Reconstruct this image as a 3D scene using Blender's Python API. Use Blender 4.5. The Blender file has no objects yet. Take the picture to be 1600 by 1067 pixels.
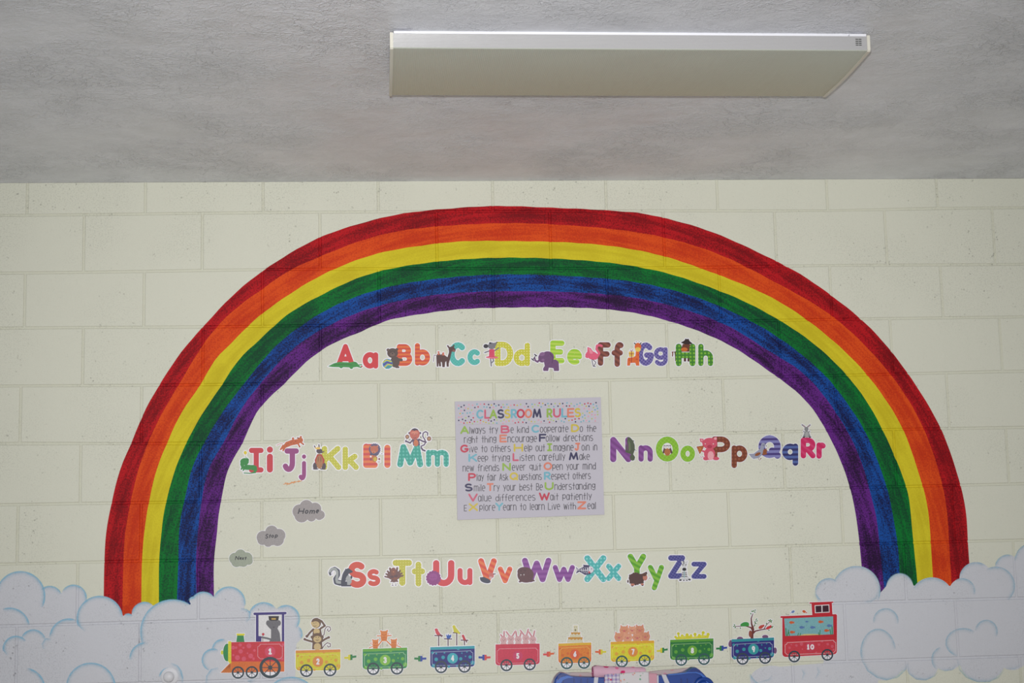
import bpy, math, random
import numpy as np
from mathutils import Matrix, Vector
from mathutils.geometry import tessellate_polygon
random.seed(4)
C = bpy.context.scene.collection
D2 = math.radians

# ------------------------------------------------------------------ camera, light, exposure
ZC = 2.757                     # ceiling height; the block wall's face is the plane y = 0
YAW, PITCH, ROLL = -0.0773, -0.1342, -0.0229
CX, CH, CD, FPX = 1.2726, 1.2018, 5.3612, 2400.0
PIT = 0.2032                   # block course height
TOPC = 0.1062                  # the cut course under the ceiling

def rot(rx, ry, rz):
    cx, sx, cy, sy, cz, sz = math.cos(rx), math.sin(rx), math.cos(ry), math.sin(ry), math.cos(rz), math.sin(rz)
    return (np.array([[cz, -sz, 0], [sz, cz, 0], [0, 0, 1]]) @ np.array([[1, 0, 0], [0, cx, -sx], [0, sx, cx]])
            @ np.array([[cy, 0, sy], [0, 1, 0], [-sy, 0, cy]]))
RM = rot(PITCH, YAW, ROLL)
CAMLOC = (CX, -CD, ZC - TOPC - CH)
cam = bpy.data.objects.new('camera', bpy.data.cameras.new('camera'))
C.objects.link(cam)
rt, dn, fw = [np.array((r[0], r[2], -r[1])) for r in RM]
m3 = Matrix(((rt[0], -dn[0], -fw[0]), (rt[1], -dn[1], -fw[1]), (rt[2], -dn[2], -fw[2])))
cam.matrix_world = Matrix.Translation(CAMLOC) @ m3.to_4x4()
cam.data.sensor_width = 36.0
cam.data.lens = FPX / 1600 * 36
bpy.context.scene.camera = cam

w = bpy.data.worlds.new('room_daylight'); bpy.context.scene.world = w; w.use_nodes = True
w.node_tree.nodes['Background'].inputs[0].default_value = (0.95, 0.97, 1.0, 1)
w.node_tree.nodes['Background'].inputs[1].default_value = 0.46

fl = bpy.data.lights.new('camera_flash', 'SPOT'); fl.energy = 655; fl.color = (1.0, 0.995, 0.985)
fl.spot_size = D2(64); fl.spot_blend = 1.0; fl.shadow_soft_size = 0.035
flo = bpy.data.objects.new('camera_flash', fl); C.objects.link(flo)
flo.location = (CX - 0.03, -CD, CAMLOC[2] + 0.14)
flo.rotation_euler = (Vector((CX + 0.42, 0, 2.08)) - flo.location).to_track_quat('-Z', 'Y').to_euler()

vs = bpy.context.scene.view_settings
bpy.context.scene.display_settings.display_device = 'sRGB'
vs.view_transform = 'Standard'; vs.look = 'None'; vs.gamma = 1.0; vs.use_curve_mapping = False
vs.exposure = 0.0

# ------------------------------------------------------------------ mapping and helpers
def wall(px, py, Y=0.0):
    """point(s) of the photograph -> (x, z) on the vertical plane y = -Y in front of the wall"""
    px = np.asarray(px, float); py = np.asarray(py, float)
    d = np.stack([(px - 800) / FPX, (py - 533.5) / FPX, np.ones_like(px)], -1) @ RM
    s = (CD - Y) / d[..., 2]
    return CX + d[..., 0] * s, ZC - TOPC - (CH + d[..., 1] * s)

def lin(c):
    return tuple(((v / 255) / 12.92 if v / 255 <= 0.04045 else ((v / 255 + 0.055) / 1.055) ** 2.4) for v in c)

def tag(o, label=None, cat=None, group=None, kind=None):
    if label: o['label'] = label
    if cat: o['category'] = cat
    if group: o['group'] = group
    if kind: o['kind'] = kind
    return o

def empty(name, loc, label, cat, group=None):
    o = bpy.data.objects.new(name, None); o.empty_display_size = 0.02
    C.objects.link(o); o.location = loc
    return tag(o, label, cat, group)

def mesh(name, V, F, mats, parent=None, cols=None, mi=None, smooth=False):
    me = bpy.data.meshes.new(name)
    me.from_pydata([tuple(map(float, v)) for v in V], [], F)
    if not isinstance(mats, (list, tuple)): mats = [mats]
    for m in mats: me.materials.append(m)
    if cols is not None:
        a = me.color_attributes.new('Col', 'FLOAT_COLOR', 'POINT')
        a.data.foreach_set('color', np.array(cols, dtype=np.float32).ravel())
    if mi is not None: me.polygons.foreach_set('material_index', mi)
    if smooth: me.polygons.foreach_set('use_smooth', [True] * len(me.polygons))
    me.update()
    o = bpy.data.objects.new(name, me); C.objects.link(o)
    if parent: o.parent = parent
    return o

class NT:
    def __init__(s, name, rough=0.6, spec=0.3):
        s.m = bpy.data.materials.new(name); s.m.use_nodes = True
        s.t = s.m.node_tree; s.b = s.t.nodes['Principled BSDF']
        s.b.inputs['Roughness'].default_value = rough
        s.b.inputs['Specular IOR Level'].default_value = spec
    def n(s, typ, **kw):
        x = s.t.nodes.new(typ)
        for k, v in kw.items():
            if k.startswith('i_'):
                key = k[2:]; key = int(key) if key.isdigit() else key.replace('_', ' ')
                x.inputs[key].default_value = v
            else: setattr(x, k, v)
        return x
    def l(s, a, b): s.t.links.new(a, b)
    def math(s, op, a, b=None, c=None):
        x = s.n('ShaderNodeMath', operation=op)
        for i, v in enumerate((a, b, c)):
            if v is None: continue
            if isinstance(v, (int, float)): x.inputs[i].default_value = v
            else: s.l(v, x.inputs[i])
        return x.outputs[0]
    def mix(s, f, a, b):
        x = s.n('ShaderNodeMix', data_type='RGBA')
        for i, v in ((0, f), (6, a), (7, b)):
            if isinstance(v, (int, float)): x.inputs[i].default_value = v
            elif isinstance(v, tuple): x.inputs[i].default_value = (*v[:3], 1)
            else: s.l(v, x.inputs[i])
        return x.outputs[2]
    def noise(s, vec, scale, detail=3, rough=0.5):
        x = s.n('ShaderNodeTexNoise'); x.inputs['Scale'].default_value = scale
        x.inputs['Detail'].default_value = detail; x.inputs['Roughness'].default_value = rough
        if vec is not None: s.l(vec, x.inputs['Vector'])
        return x.outputs[0]
    def step(s, v, lo, hi, a=0.0, b=1.0):
        x = s.n('ShaderNodeMapRange'); s.l(v, x.inputs[0])
        for i, q in ((1, lo), (2, hi), (3, a), (4, b)): x.inputs[i].default_value = q
        return x.outputs[0]
    def coord(s, which='Object'): return s.n('ShaderNodeTexCoord').outputs[which]
    def col(s, v):
        if isinstance(v, tuple): s.b.inputs['Base Color'].default_value = (*v[:3], 1)
        else: s.l(v, s.b.inputs['Base Color'])
    def bump(s, h, dist, strength=1.0):
        x = s.n('ShaderNodeBump'); x.inputs['Distance'].default_value = dist
        x.inputs['Strength'].default_value = strength
        s.l(h, x.inputs['Height']); s.l(x.outputs[0], s.b.inputs['Normal'])

def plain(name, c, rough=0.6, spec=0.3, mottle=0.06, scale=60):
    q = NT(name, rough, spec); c = lin(c)
    n = q.noise(q.coord(), scale)
    q.col(q.mix(n, tuple(v * (1 - mottle) for v in c), tuple(min(1, v * (1 + mottle)) for v in c)))
    return q.m

def block_material(name, c, wet=0.0):
    """thick paint on concrete block: tiny pits gathered in rough patches"""
    q = NT(name, 0.62, 0.25); g = q.n('ShaderNodeNewGeometry').outputs['Position']; c = lin(c)
    big = q.noise(g, 1.6, 3); patch = q.step(q.noise(g, 3.1, 2), 0.42, 0.60)
    fine = q.noise(g, 190, 3, 0.6); mid = q.noise(g, 45, 3)
    vor = q.n('ShaderNodeTexVoronoi'); vor.inputs['Scale'].default_value = 95; q.l(g, vor.inputs['Vector'])
    sel = q.step(q.noise(g, 37, 1), 0.60, 0.66)
    pit = q.math('MULTIPLY', q.step(vor.outputs['Distance'], 0.16, 0.30, 1.0, 0.0), q.math('MULTIPLY', sel, q.math('ADD', q.math('MULTIPLY', patch, 0.85), 0.15)))
    base = q.mix(big, tuple(v * 0.965 for v in c), tuple(min(1, v * 1.03) for v in c))
    base = q.mix(q.math('MULTIPLY', q.step(fine, 0.36, 0.50, 1.0, 0.0), q.math('ADD', q.math('MULTIPLY', patch, 0.26), 0.05)), base, tuple(v * 0.55 for v in c))
    base = q.mix(q.math('MULTIPLY', pit, 0.6), base, tuple(v * 0.42 for v in c))
    q.col(base)
    h = q.math('ADD', q.math('MULTIPLY', fine, q.math('ADD', q.math('MULTIPLY', patch, 0.8), 0.25)), q.math('MULTIPLY', mid, 0.8))
    q.bump(q.math('SUBTRACT', h, q.math('MULTIPLY', pit, 1.2)), 0.0015, 0.8)
    return q.m

def band_material(name, c, dark, light, amt):
    """brushed mural paint: streaks running along the arch, thin mottled patches"""
    q = NT(name, 0.55, 0.12); g = q.n('ShaderNodeNewGeometry').outputs['Position']
    sep = q.n('ShaderNodeSeparateXYZ'); q.l(g, sep.inputs[0])
    ax, az = wall(838, 930)
    dx = q.math('SUBTRACT', sep.outputs[0], float(ax)); dz = q.math('SUBTRACT', sep.outputs[2], float(az))
    ang = q.math('ARCTAN2', dz, dx); r = q.math('SQRT', q.math('ADD', q.math('MULTIPLY', dx, dx), q.math('MULTIPLY', dz, q.math('MULTIPLY', dz, 1.25))))
    cmb = q.n('ShaderNodeCombineXYZ'); q.l(q.math('MULTIPLY', ang, 5.0), cmb.inputs[0]); q.l(q.math('MULTIPLY', r, 55.0), cmb.inputs[1])
    streak = q.noise(cmb.outputs[0], 1.0, 4, 0.6)
    patch = q.noise(g, 7.0, 4, 0.6); fine = q.noise(g, 170, 3, 0.7)
    c, dark, light = lin(c), lin(dark), lin(light)
    t = q.n('ShaderNodeAttribute', attribute_name='Col').outputs['Color']; ts = q.n('ShaderNodeSeparateColor'); q.l(t, ts.inputs[0]); t = ts.outputs[0]
    core = q.math('MULTIPLY', q.step(t, 0.02, 0.30), q.step(t, 0.62, 0.95, 1.0, 0.0))      # second coat lies in the middle of the band
    k = q.math('ADD', q.math('ADD', q.math('MULTIPLY', streak, 0.45), q.math('MULTIPLY', patch, 0.45)), q.math('MULTIPLY', core, 0.06))
    base = q.mix(q.step(k, 0.43, 0.58), light, c)
    base = q.mix(q.math('MULTIPLY', q.step(q.math('ADD', q.math('MULTIPLY', fine, 0.6), q.math('MULTIPLY', k, 0.4)), 0.47, 0.54), amt), base, dark)
    q.col(base)
    q.bump(q.math('ADD', fine, streak), 0.0009, 0.6)
    return q.m

def pattern(name, kind, c1, c2, period=0.010, soft=0.12, ang=0.0, thr=0.0, amt=1.0):
    q = NT(name, 0.45, 0.3)
    sep = q.n('ShaderNodeSeparateXYZ'); q.l(q.coord(), sep.inputs[0])
    X, Z = sep.outputs[0], sep.outputs[2]
    c1, c2 = lin(c1), lin(c2)
    k = 2 * math.pi / period
    def wave(a):      # sin of a direction at angle a
        v = q.math('ADD', q.math('MULTIPLY', X, k * math.cos(a)), q.math('MULTIPLY', Z, k * math.sin(a)))
        return q.math('SINE', v)
    if kind == 'solid':
        f = q.math('MULTIPLY', q.noise(q.coord(), 120), 0.25)
    elif kind == 'stripe':
        f = q.step(wave(D2(ang)), -soft + thr, soft + thr)
    elif kind == 'dots':
        f = q.step(q.math('MULTIPLY', wave(D2(ang)), wave(D2(ang + 90))), thr - soft, thr + soft)
    else:             # lattice of thin lines
        a = q.math('ABSOLUTE', wave(D2(ang))); b = q.math('ABSOLUTE', wave(D2(ang + 90)))
        f = q.step(q.math('MINIMUM', a, b), thr - soft, thr + soft, 1.0, 0.0)
    f = q.math('MULTIPLY', f, amt)
    q.col(q.mix(f, c1, c2))
    return q.m

M_PRINT = None
def vcol_material(name, rough=0.45, alpha=False, spec=0.3):
    q = NT(name, rough, spec)
    a = q.n('ShaderNodeAttribute', attribute_name='Col')
    if alpha:
        n = q.noise(q.n('ShaderNodeNewGeometry').outputs['Position'], 45, 4, 0.7)
        q.col(a.outputs['Color'])
        q.l(q.math('MULTIPLY', a.outputs['Alpha'], q.step(n, 0.30, 0.62, 0.45, 1.0)), q.b.inputs['Alpha'])
    else:
        n = q.noise(q.coord(), 260, 2)
        mx = q.n('ShaderNodeMix', data_type='RGBA', blend_type='MULTIPLY'); mx.inputs[0].default_value = 0.16
        q.l(a.outputs['Color'], mx.inputs[6]); q.l(q.step(n, 0.3, 0.7, 0.0, 1.0), mx.inputs[7]); q.col(mx.outputs[2])
    return q.m
M_PRINT = vcol_material('printed_vinyl')
M_SPRAY = vcol_material('soft_blue_cloud_paint', 0.7, True, 0.15)
M_BACK = plain('white_vinyl_backing', (232, 230, 236), 0.4, 0.35, 0.01)

# ---------------------------------------------------------- signed distance shapes and outlines
def tf(T, pts):
    return [(T[0] + x / T[2], T[1] + y / T[2]) for x, y in pts]
def arc(cx, cy, rx, ry, a0, a1, n=None):
    n = n or max(4, int(abs(a1 - a0) / 18))
    return [(cx + rx * math.cos(D2(a0 + (a1 - a0) * i / n)), cy + ry * math.sin(D2(a0 + (a1 - a0) * i / n))) for i in range(n + 1)]
# primitives (already in photograph pixels): ('e',cx,cy,rx,ry,ang) ('s',pts,r0,r1) ('p',pts,round) ('r',cx,cy,R,w)
def conv(T, prims):
    out = []
    for p in prims:
        k = T[2]
        if p[0] == 'e': out.append(('e', T[0] + p[1] / k, T[1] + p[2] / k, p[3] / k, (p[4] if len(p) > 4 else p[3]) / k, p[5] if len(p) > 5 else 0))
        elif p[0] == 's': out.append(('s', tf(T, p[1]), p[2] / k, (p[3] if len(p) > 3 else p[2]) / k))
        elif p[0] == 'p': out.append(('p', tf(T, p[1]), (p[2] if len(p) > 2 else 0) / k))
        elif p[0] == 'r': out.append(('r', T[0] + p[1] / k, T[1] + p[2] / k, p[3] / k, p[4] / k))
    return out
def bbox(prims):
    b = []
    for p in prims:
        if p[0] == 'e': q = max(p[3], p[4]); b += [(p[1] - q, p[2] - q), (p[1] + q, p[2] + q)]
        elif p[0] == 's':
            q = max(p[2], p[3])
            for x, y in p[1]: b += [(x - q, y - q), (x + q, y + q)]
        elif p[0] == 'p': 
            for x, y in p[1]: b += [(x - p[2], y - p[2]), (x + p[2], y + p[2])]
        elif p[0] == 'r': q = p[3] + p[4]; b += [(p[1] - q, p[2] - q), (p[1] + q, p[2] + q)]
    xs, ys = [q[0] for q in b], [q[1] for q in b]
    return min(xs), min(ys), max(xs), max(ys)
def sdf1(p, X, Y):
    if p[0] == 'e':
        a = D2(p[5]); ca, sa = math.cos(a), math.sin(a)
        x = (X - p[1]) * ca + (Y - p[2]) * sa; y = -(X - p[1]) * sa + (Y - p[2]) * ca
        k0 = np.sqrt((x / p[3]) ** 2 + (y / p[4]) ** 2); k1 = np.sqrt((x / p[3] ** 2) ** 2 + (y / p[4] ** 2) ** 2)
        return np.where(k1 > 1e-9, k0 * (k0 - 1) / np.maximum(k1, 1e-9), -min(p[3], p[4]))
    if p[0] == 's':
        d = None; pts = p[1]; n = len(pts)
        if n == 1: return np.hypot(X - pts[0][0], Y - pts[0][1]) - p[2]
        for i in range(n - 1):
            (ax, ay), (bx, by) = pts[i], pts[i + 1]
            vx, vy = bx - ax, by - ay; L = vx * vx + vy * vy + 1e-12
            t = np.clip(((X - ax) * vx + (Y - ay) * vy) / L, 0, 1)
            r = p[2] + (p[3] - p[2]) * (i + t) / (n - 1)
            q = np.hypot(X - ax - t * vx, Y - ay - t * vy) - r
            d = q if d is None else np.minimum(d, q)
        return d
    if p[0] == 'r':
        return np.abs(np.hypot(X - p[1], Y - p[2]) - p[3]) - p[4]
    pts = p[1]; n = len(pts)
    d = np.full(X.shape, 1e9); s = np.ones(X.shape)
    for i in range(n):
        (ax, ay), (bx, by) = pts[i], pts[i - 1]
        ex, ey = bx - ax, by - ay; wx, wy = X - ax, Y - ay
        t = np.clip((wx * ex + wy * ey) / (ex * ex + ey * ey + 1e-12), 0, 1)
        d = np.minimum(d, (wx - ex * t) ** 2 + (wy - ey * t) ** 2)
        c1, c2, c3 = Y >= ay, Y < by, ex * wy > ey * wx
        f = (c1 & c2 & c3) | (~c1 & ~c2 & ~c3); s = np.where(f, -s, s)
    return s * np.sqrt(d) - p[2]
def outline(prims, off=0.0, h=0.5, cut=None, box=None):
    """filled outline of a union of shapes, grown by off: list of convex polygons + boundary segments (pixels)"""
    x0, y0, x1, y1 = box or bbox(prims)
    m = off + 1.5 * h
    nx, ny = int((x1 - x0 + 2 * m) / h) + 2, int((y1 - y0 + 2 * m) / h) + 2
    gx, gy = x0 - m + np.arange(nx) * h, y0 - m + np.arange(ny) * h
    X, Y = np.meshgrid(gx, gy)
    d = np.full(X.shape, 1e9)
    for p in prims: d = np.minimum(d, sdf1(p, X, Y))
    d = d - off
    if cut:
        for p in cut: d = np.maximum(d, -sdf1(p, X, Y))
    d = np.where(np.abs(d) < 1e-7, 1e-7, d)
    ins = d < 0
    cnt = ins[:-1, :-1].astype(int) + ins[1:, :-1] + ins[:-1, 1:] + ins[1:, 1:]
    polys, segs = [], []
    for j in range(ny - 1):
        full = cnt[j] == 4; i = 0
        fi = np.flatnonzero(np.diff(np.concatenate(([0], full.astype(int), [0]))))
        for a, b in zip(fi[::2], fi[1::2]):
            polys.append([(gx[a], gy[j]), (gx[b], gy[j]), (gx[b], gy[j + 1]), (gx[a], gy[j + 1])])
        for i in np.flatnonzero((cnt[j] > 0) & (cnt[j] < 4)):
            cs = [(gx[i], gy[j], d[j, i]), (gx[i + 1], gy[j], d[j, i + 1]), (gx[i + 1], gy[j + 1], d[j + 1, i + 1]), (gx[i], gy[j + 1], d[j + 1, i])]
            out, cr = [], []
            for q in range(4):
                A, B = cs[q], cs[(q + 1) % 4]
                if A[2] < 0: out.append((A[0], A[1]))
                if (A[2] < 0) != (B[2] < 0):
                    t = A[2] / (A[2] - B[2]); pt = (A[0] + (B[0] - A[0]) * t, A[1] + (B[1] - A[1]) * t)
                    out.append(pt); cr.append(pt)
            if len(out) > 2: polys.append(out)
            if len(cr) == 2: segs.append(cr)
    return polys, segs

class Geo:
    def __init__(s): s.V = []; s.F = []; s.Cc = []
    def polys(s, polys, Y, org, col=None):
        if not polys: return
        P = np.array([p for q in polys for p in q]); x, z = wall(P[:, 0], P[:, 1], Y)
        n = len(s.V)
        s.V += [(a - org[0], -Y - org[1], b - org[2]) for a, b in zip(x, z)]
        if col is not None: s.Cc += [(*col, 1)] * len(P)
        for q in polys: s.F.append(tuple(range(n, n + len(q)))); n += len(q)
    def sides(s, segs, Y0, Y1, org):
        if not segs: return
        P = np.array([p for q in segs for p in q]); x, z = wall(P[:, 0], P[:, 1], Y1)
        for k in range(0, len(P), 2):
            n = len(s.V)
            for a, yy in ((k, Y0), (k + 1, Y0), (k + 1, Y1), (k, Y1)): s.V.append((x[a] - org[0], -yy - org[1], z[a] - org[2]))
            s.F.append((n, n + 1, n + 2, n + 3))
    def build(s, name, mat, parent=None):
        return mesh(name, s.V, s.F, mat, parent, s.Cc or None)

STK = 0.0012           # sticker surface in front of the block faces
class Decal:
    """one die-cut vinyl sticker: white backing + printed parts"""
    def __init__(s, name, label, cat, group=None, at=None):
        s.items = []; s.all = []; s.meta = (name, label, cat, group); s.z = 1; s.cuts = []
    def part(s, name, T, prims, mat, label=None, back=True, h=0.5, cut=None):
        pr = conv(T, prims); s.items.append((name, [(None, pr, conv(T, cut) if cut else None, None)], mat, label, s.z, h)); s.z += 1
        if back: s.all += pr
    def pic(s, name, T, layers, label=None, back=True, h=0.42):
        L = []
        for ly in layers:
            pr = conv(T, ly[1]); L.append((lin(ly[0]), pr, None, ly[2] if len(ly) > 2 else None))
            if back: s.all += pr
        s.items.append((name, L, M_PRINT, label, s.z, h)); s.z += len(L)
    def finish(s, border=1.25, backing=True, under=0.0):
        x0, y0, x1, y1 = bbox(s.all)
        ox, oz = wall((x0 + x1) / 2, y1, STK); org = (float(ox), -0.0004, float(oz))
        root = empty(s.meta[0], org, s.meta[1], s.meta[2], s.meta[3])
        if backing:
            g = Geo(); po, sg = outline(s.all, border, 0.6)
            g.polys(po, STK - under, org); g.sides(sg, 0.0003, STK - under, org); g.build('backing', M_BACK, root)
        for name, L, mat, label, z, h in s.items:
            g = Geo(); sub = {}
            for i, (col, pr, cut, nm) in enumerate(L):
                po, sg = outline(pr, 0.0, h, cut)
                (sub.setdefault(nm, Geo()) if nm else g).polys(po, STK + 0.00005 * (z + i), org, col)
            o = g.build(name, mat, root)
            if label: o['label'] = label
            for nm, gg in sub.items(): gg.build(nm.split('#')[0], mat, o)
        return root

# ---------------------------------------------------------- stroke letters, each in a unit box (y down)
def full(cx, cy, rx, ry): return arc(cx, cy, rx, ry, 0, 360, 20)
G = {
 'A': [[(0, 1), (.5, 0), (1, 1)], [(.2, .68), (.8, .68)]],
 'B': [[(0, 1), (0, 0), (.5, 0)] + arc(.5, .24, .38, .24, -90, 90) + [(0, .48)], [(.5, .48)] + arc(.58, .74, .42, .26, -90, 90) + [(0, 1)]],
 'C': [arc(.55, .5, .55, .5, -48, -312)],
 'D': [[(0, 1), (0, 0), (.4, 0)] + arc(.4, .5, .6, .5, -90, 90) + [(0, 1)]],
 'E': [[(1, 0), (0, 0), (0, 1), (1, 1)], [(0, .5), (.85, .5)]],
 'F': [[(1, 0), (0, 0), (0, 1)], [(0, .5), (.85, .5)]],
 'G': [arc(.52, .5, .52, .5, -48, -350) + [(1, .56), (.62, .56)]],
 'H': [[(0, 0), (0, 1)], [(1, 0), (1, 1)], [(0, .52), (1, .52)]],
 'I': [[(0, 0), (1, 0)], [(.5, 0), (.5, 1)], [(0, 1), (1, 1)]],
 'J': [[(.2, 0), (1, 0)], [(.66, 0), (.66, .66)] + arc(.33, .66, .33, .34, 0, 150)],
 'K': [[(0, 0), (0, 1)], [(.95, 0), (.05, .6)], [(.35, .42), (1, 1)]],
 'L': [[(0, 0), (0, 1), (1, 1)]],
 'M': [[(0, 1), (.16, 0), (.5, .9), (.84, 0), (1, 1)]],
 'N': [[(0, 1), (0, 0), (1, 1), (1, 0)]],
 'O': [full(.5, .5, .5, .5)],
 'P': [[(0, 1), (0, 0), (.5, 0)] + arc(.5, .29, .5, .29, -90, 90) + [(0, .58)]],
 'Q': [full(.5, .48, .5, .48), [(.66, .72), (1, 1)]],
 'R': [[(0, 1), (0, 0), (.5, 0)] + arc(.5, .29, .48, .29, -90, 90) + [(0, .58)], [(.42, .58), (1, 1)]],
 'S': [arc(.5, .25, .46, .25, -42, -270) + arc(.5, .75, .5, .25, -90, 140)],
 'T': [[(0, 0), (1, 0)], [(.5, 0), (.5, 1)]],
 'U': [[(0, 0), (0, .6)] + arc(.5, .6, .5, .4, 180, 0) + [(1, 0)]],
 'V': [[(0, 0), (.5, 1), (1, 0)]], 'W': [[(0, 0), (.25, 1), (.5, .15), (.75, 1), (1, 0)]],
 'X': [[(0, 0), (1, 1)], [(1, 0), (0, 1)]], 'Y': [[(0, 0), (.5, .5), (1, 0)], [(.5, .5), (.5, 1)]],
 'Z': [[(0, 0), (1, 0), (0, 1), (1, 1)]],
 'a': [full(.46, .5, .46, .5), [(1, .02), (1, 1)]], 'b': [[(0, 0), (0, 1)], full(.5, .68, .5, .32)],
 'c': [arc(.55, .5, .55, .5, -50, -310)], 'd': [[(1, 0), (1, 1)], full(.5, .68, .5, .32)],
 'e': [[(.04, .47), (1, .47), (1, .5)] + arc(.5, .5, .5, .5, 0, -300)],
 'f': [arc(.82, .25, .37, .25, -60, -180) + [(.45, 1)], [(0, .42), (.9, .42)]],
 'g': [full(.48, .29, .48, .29), [(1, 0), (1, .74)] + arc(.52, .74, .48, .26, 0, 150)],
 'h': [[(0, 0), (0, 1)], arc(.5, .66, .5, .28, 180, 360) + [(1, 1)]],
 'i': [[(.5, .36), (.5, 1)], [(.5, 0), (.5, .01)]], 'j': [[(1, .3), (1, .8)] + arc(.5, .8, .5, .2, 0, 140), [(1, 0), (1, .01)]],
 'k': [[(0, 0), (0, 1)], [(.88, .4), (0, .76)], [(.4, .62), (1, 1)]], 'l': [[(.5, 0), (.5, 1)]],
 'm': [[(0, 0), (0, 1)], arc(.25, .3, .25, .3, 180, 360) + [(.5, 1)], arc(.75, .3, .25, .3, 180, 360) + [(1, 1)]],
 'n': [[(0, 0), (0, 1)], arc(.5, .4, .5, .4, 180, 360) + [(1, 1)]], 'o': [full(.5, .5, .5, .5)],
 'p': [[(0, 0), (0, 1)], full(.5, .33, .5, .33)], 'q': [[(1, 0), (1, 1)], full(.5, .33, .5, .33)],
 'r': [[(0, 0), (0, 1)], arc(.6, .5, .6, .5, 180, 300)], 's': [arc(.5, .25, .46, .25, -45, -270) + arc(.5, .75, .5, .25, -90, 138)],
 't': [[(.5, 0), (.5, 1)], [(0, .36), (1, .36)]], 'u': [[(0, 0), (0, .6)] + arc(.5, .6, .5, .4, 180, 0), [(1, 0), (1, 1)]],
 'v': [[(0, 0), (.5, 1), (1, 0)]], 'w': [[(0, 0), (.25, 1), (.5, .15), (.75, 1), (1, 0)]],
 'x': [[(0, 0), (1, 1)], [(1, 0), (0, 1)]], 'y': [[(0, 0), (.5, .55)], [(1, 0), (.35, 1)]], 'z': [[(0, 0), (1, 0), (0, 1), (1, 1)]],
 '1': [[(.1, .22), (.55, 0), (.55, 1)], [(.1, 1), (1, 1)]], '2': [arc(.5, .27, .46, .27, 190, 390) + [(0, 1), (1, 1)]],
 '3': [arc(.45, .25, .45, .25, 200, 450) + arc(.45, .74, .52, .26, -90, 160)], '4': [[(.75, 1), (.75, 0), (0, .68), (1, .68)]],
 '5': [[(.95, 0), (.12, 0), (.08, .45)] + arc(.45, .7, .5, .3, -110, 150)], '6': [[(.8, 0)] + arc(.5, .68, .48, .32, 200, 560)],
 '7': [[(0, 0), (1, 0), (.35, 1)]], '8': [full(.5, .25, .42, .25), full(.5, .75, .5, .25)],
 '9': [full(.5, .31, .48, .31), [(.98, .31), (.7, 1)]], '0': [full(.5, .5, .5, .5)],
}
def glyph(ch, x0, y0, x1, y1, t, shear=0.0):
    """strokes of a letter whose inked box is x0..x1, y0..y1; t = stroke width"""
    r = t / 2; out = []
    for st in G[ch]:
        pts = []
        for x, y in st:
            py = y0 + r + y * (y1 - y0 - t); px = x0 + r + x * (x1 - x0 - t)
            pts.append((px + shear * (y1 - py), py))
        out.append(('s', pts, r, r))
    return out
PX = (0, 0, 1)
def ribbons(strokes, r, Y, org, col, geo):
    polys = []
    for pts in strokes:
        for (ax, ay), (bx, by) in zip(pts, pts[1:]):
            L = math.hypot(bx - ax, by - ay)
            if L < 1e-6: continue
            ux, uy = (bx - ax) / L, (by - ay) / L; e = r * 0.55
            ax, ay, bx, by = ax - ux * e, ay - uy * e, bx + ux * e, by + uy * e
            nx_, ny_ = -uy * r, ux * r
            polys.append([(ax + nx_, ay + ny_), (bx + nx_, by + ny_), (bx - nx_, by - ny_), (ax - nx_, ay - ny_)])
    for i, q_ in enumerate(polys): geo.polys([q_], Y + 5e-6 * (i % 48), org, col)
# ---------------------------------------------------------- the room
M_WALL = block_material('cream_block_paint', (216, 216, 200))
M_MORT = block_material('painted_mortar', (211, 211, 194))
def slab(name, x0, x1, y0, y1, z0, z1, mat, parent=None):
    V = [(x, y, z) for x in (x0, x1) for y in (y0, y1) for z in (z0, z1)]
    F = [(0, 1, 3, 2), (4, 6, 7, 5), (0, 4, 5, 1), (2, 3, 7, 6), (0, 2, 6, 4), (1, 5, 7, 3)]
    return mesh(name, V, F, mat, parent)
MY = 0.0035            # mortar lies this far behind the block faces
wall_o = tag(slab('wall_back', -1.2, 5.0, MY, 0.2, 0, ZC, M_MORT), kind='structure')

def ceiling_material():
    q = NT('skip_trowel_ceiling_paint', 0.30, 0.6); g = q.n('ShaderNodeNewGeometry').outputs['Position']
    wob = q.n('ShaderNodeTexNoise'); wob.inputs['Scale'].default_value = 3.0; q.l(g, wob.inputs['Vector'])
    mp = q.n('ShaderNodeMix', data_type='VECTOR'); mp.inputs[0].default_value = 0.14; q.l(g, mp.inputs[4]); q.l(wob.outputs[1], mp.inputs[5])
    v = mp.outputs[1]
    def ridge(s, lo):
        return q.step(q.math('ABSOLUTE', q.math('SUBTRACT', q.noise(v, s, 4, 0.62), 0.5)), 0.0, lo, 1.0, 0.0)
    patch = q.step(q.noise(g, 2.2, 3), 0.40, 0.62)
    rg = q.math('ADD', q.math('MULTIPLY', ridge(9, 0.018), 0.55), q.math('MULTIPLY', ridge(24, 0.03), 0.5))
    h = q.math('ADD', q.math('MULTIPLY', rg, q.math('ADD', patch, 0.12)), q.math('MULTIPLY', q.noise(v, 75, 5, 0.7), q.math('ADD', q.math('MULTIPLY', patch, 1.3), 0.5)))
    h = q.math('ADD', h, q.math('MULTIPLY', q.noise(g, 12, 3), 1.0))
    q.col(q.mix(q.step(q.noise(v, 4.5, 7, 0.72), 0.34, 0.66), lin((207, 208, 214)), lin((225, 226, 233))))  # lighter mottling paints the trowelled surface's patchy sheen into the colour
    q.bump(h, 0.0040, 1.0)
    return q.m
tag(slab('ceiling', -1.2, 5.0, -6.6, 0.2, ZC, ZC + 0.15, ceiling_material()), kind='structure')
tag(slab('floor', -1.2, 5.0, -6.6, 0.2, -0.1, 0, plain('beige_floor_tile', (170, 160, 145), 0.4, 0.4)), kind='structure')

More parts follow.
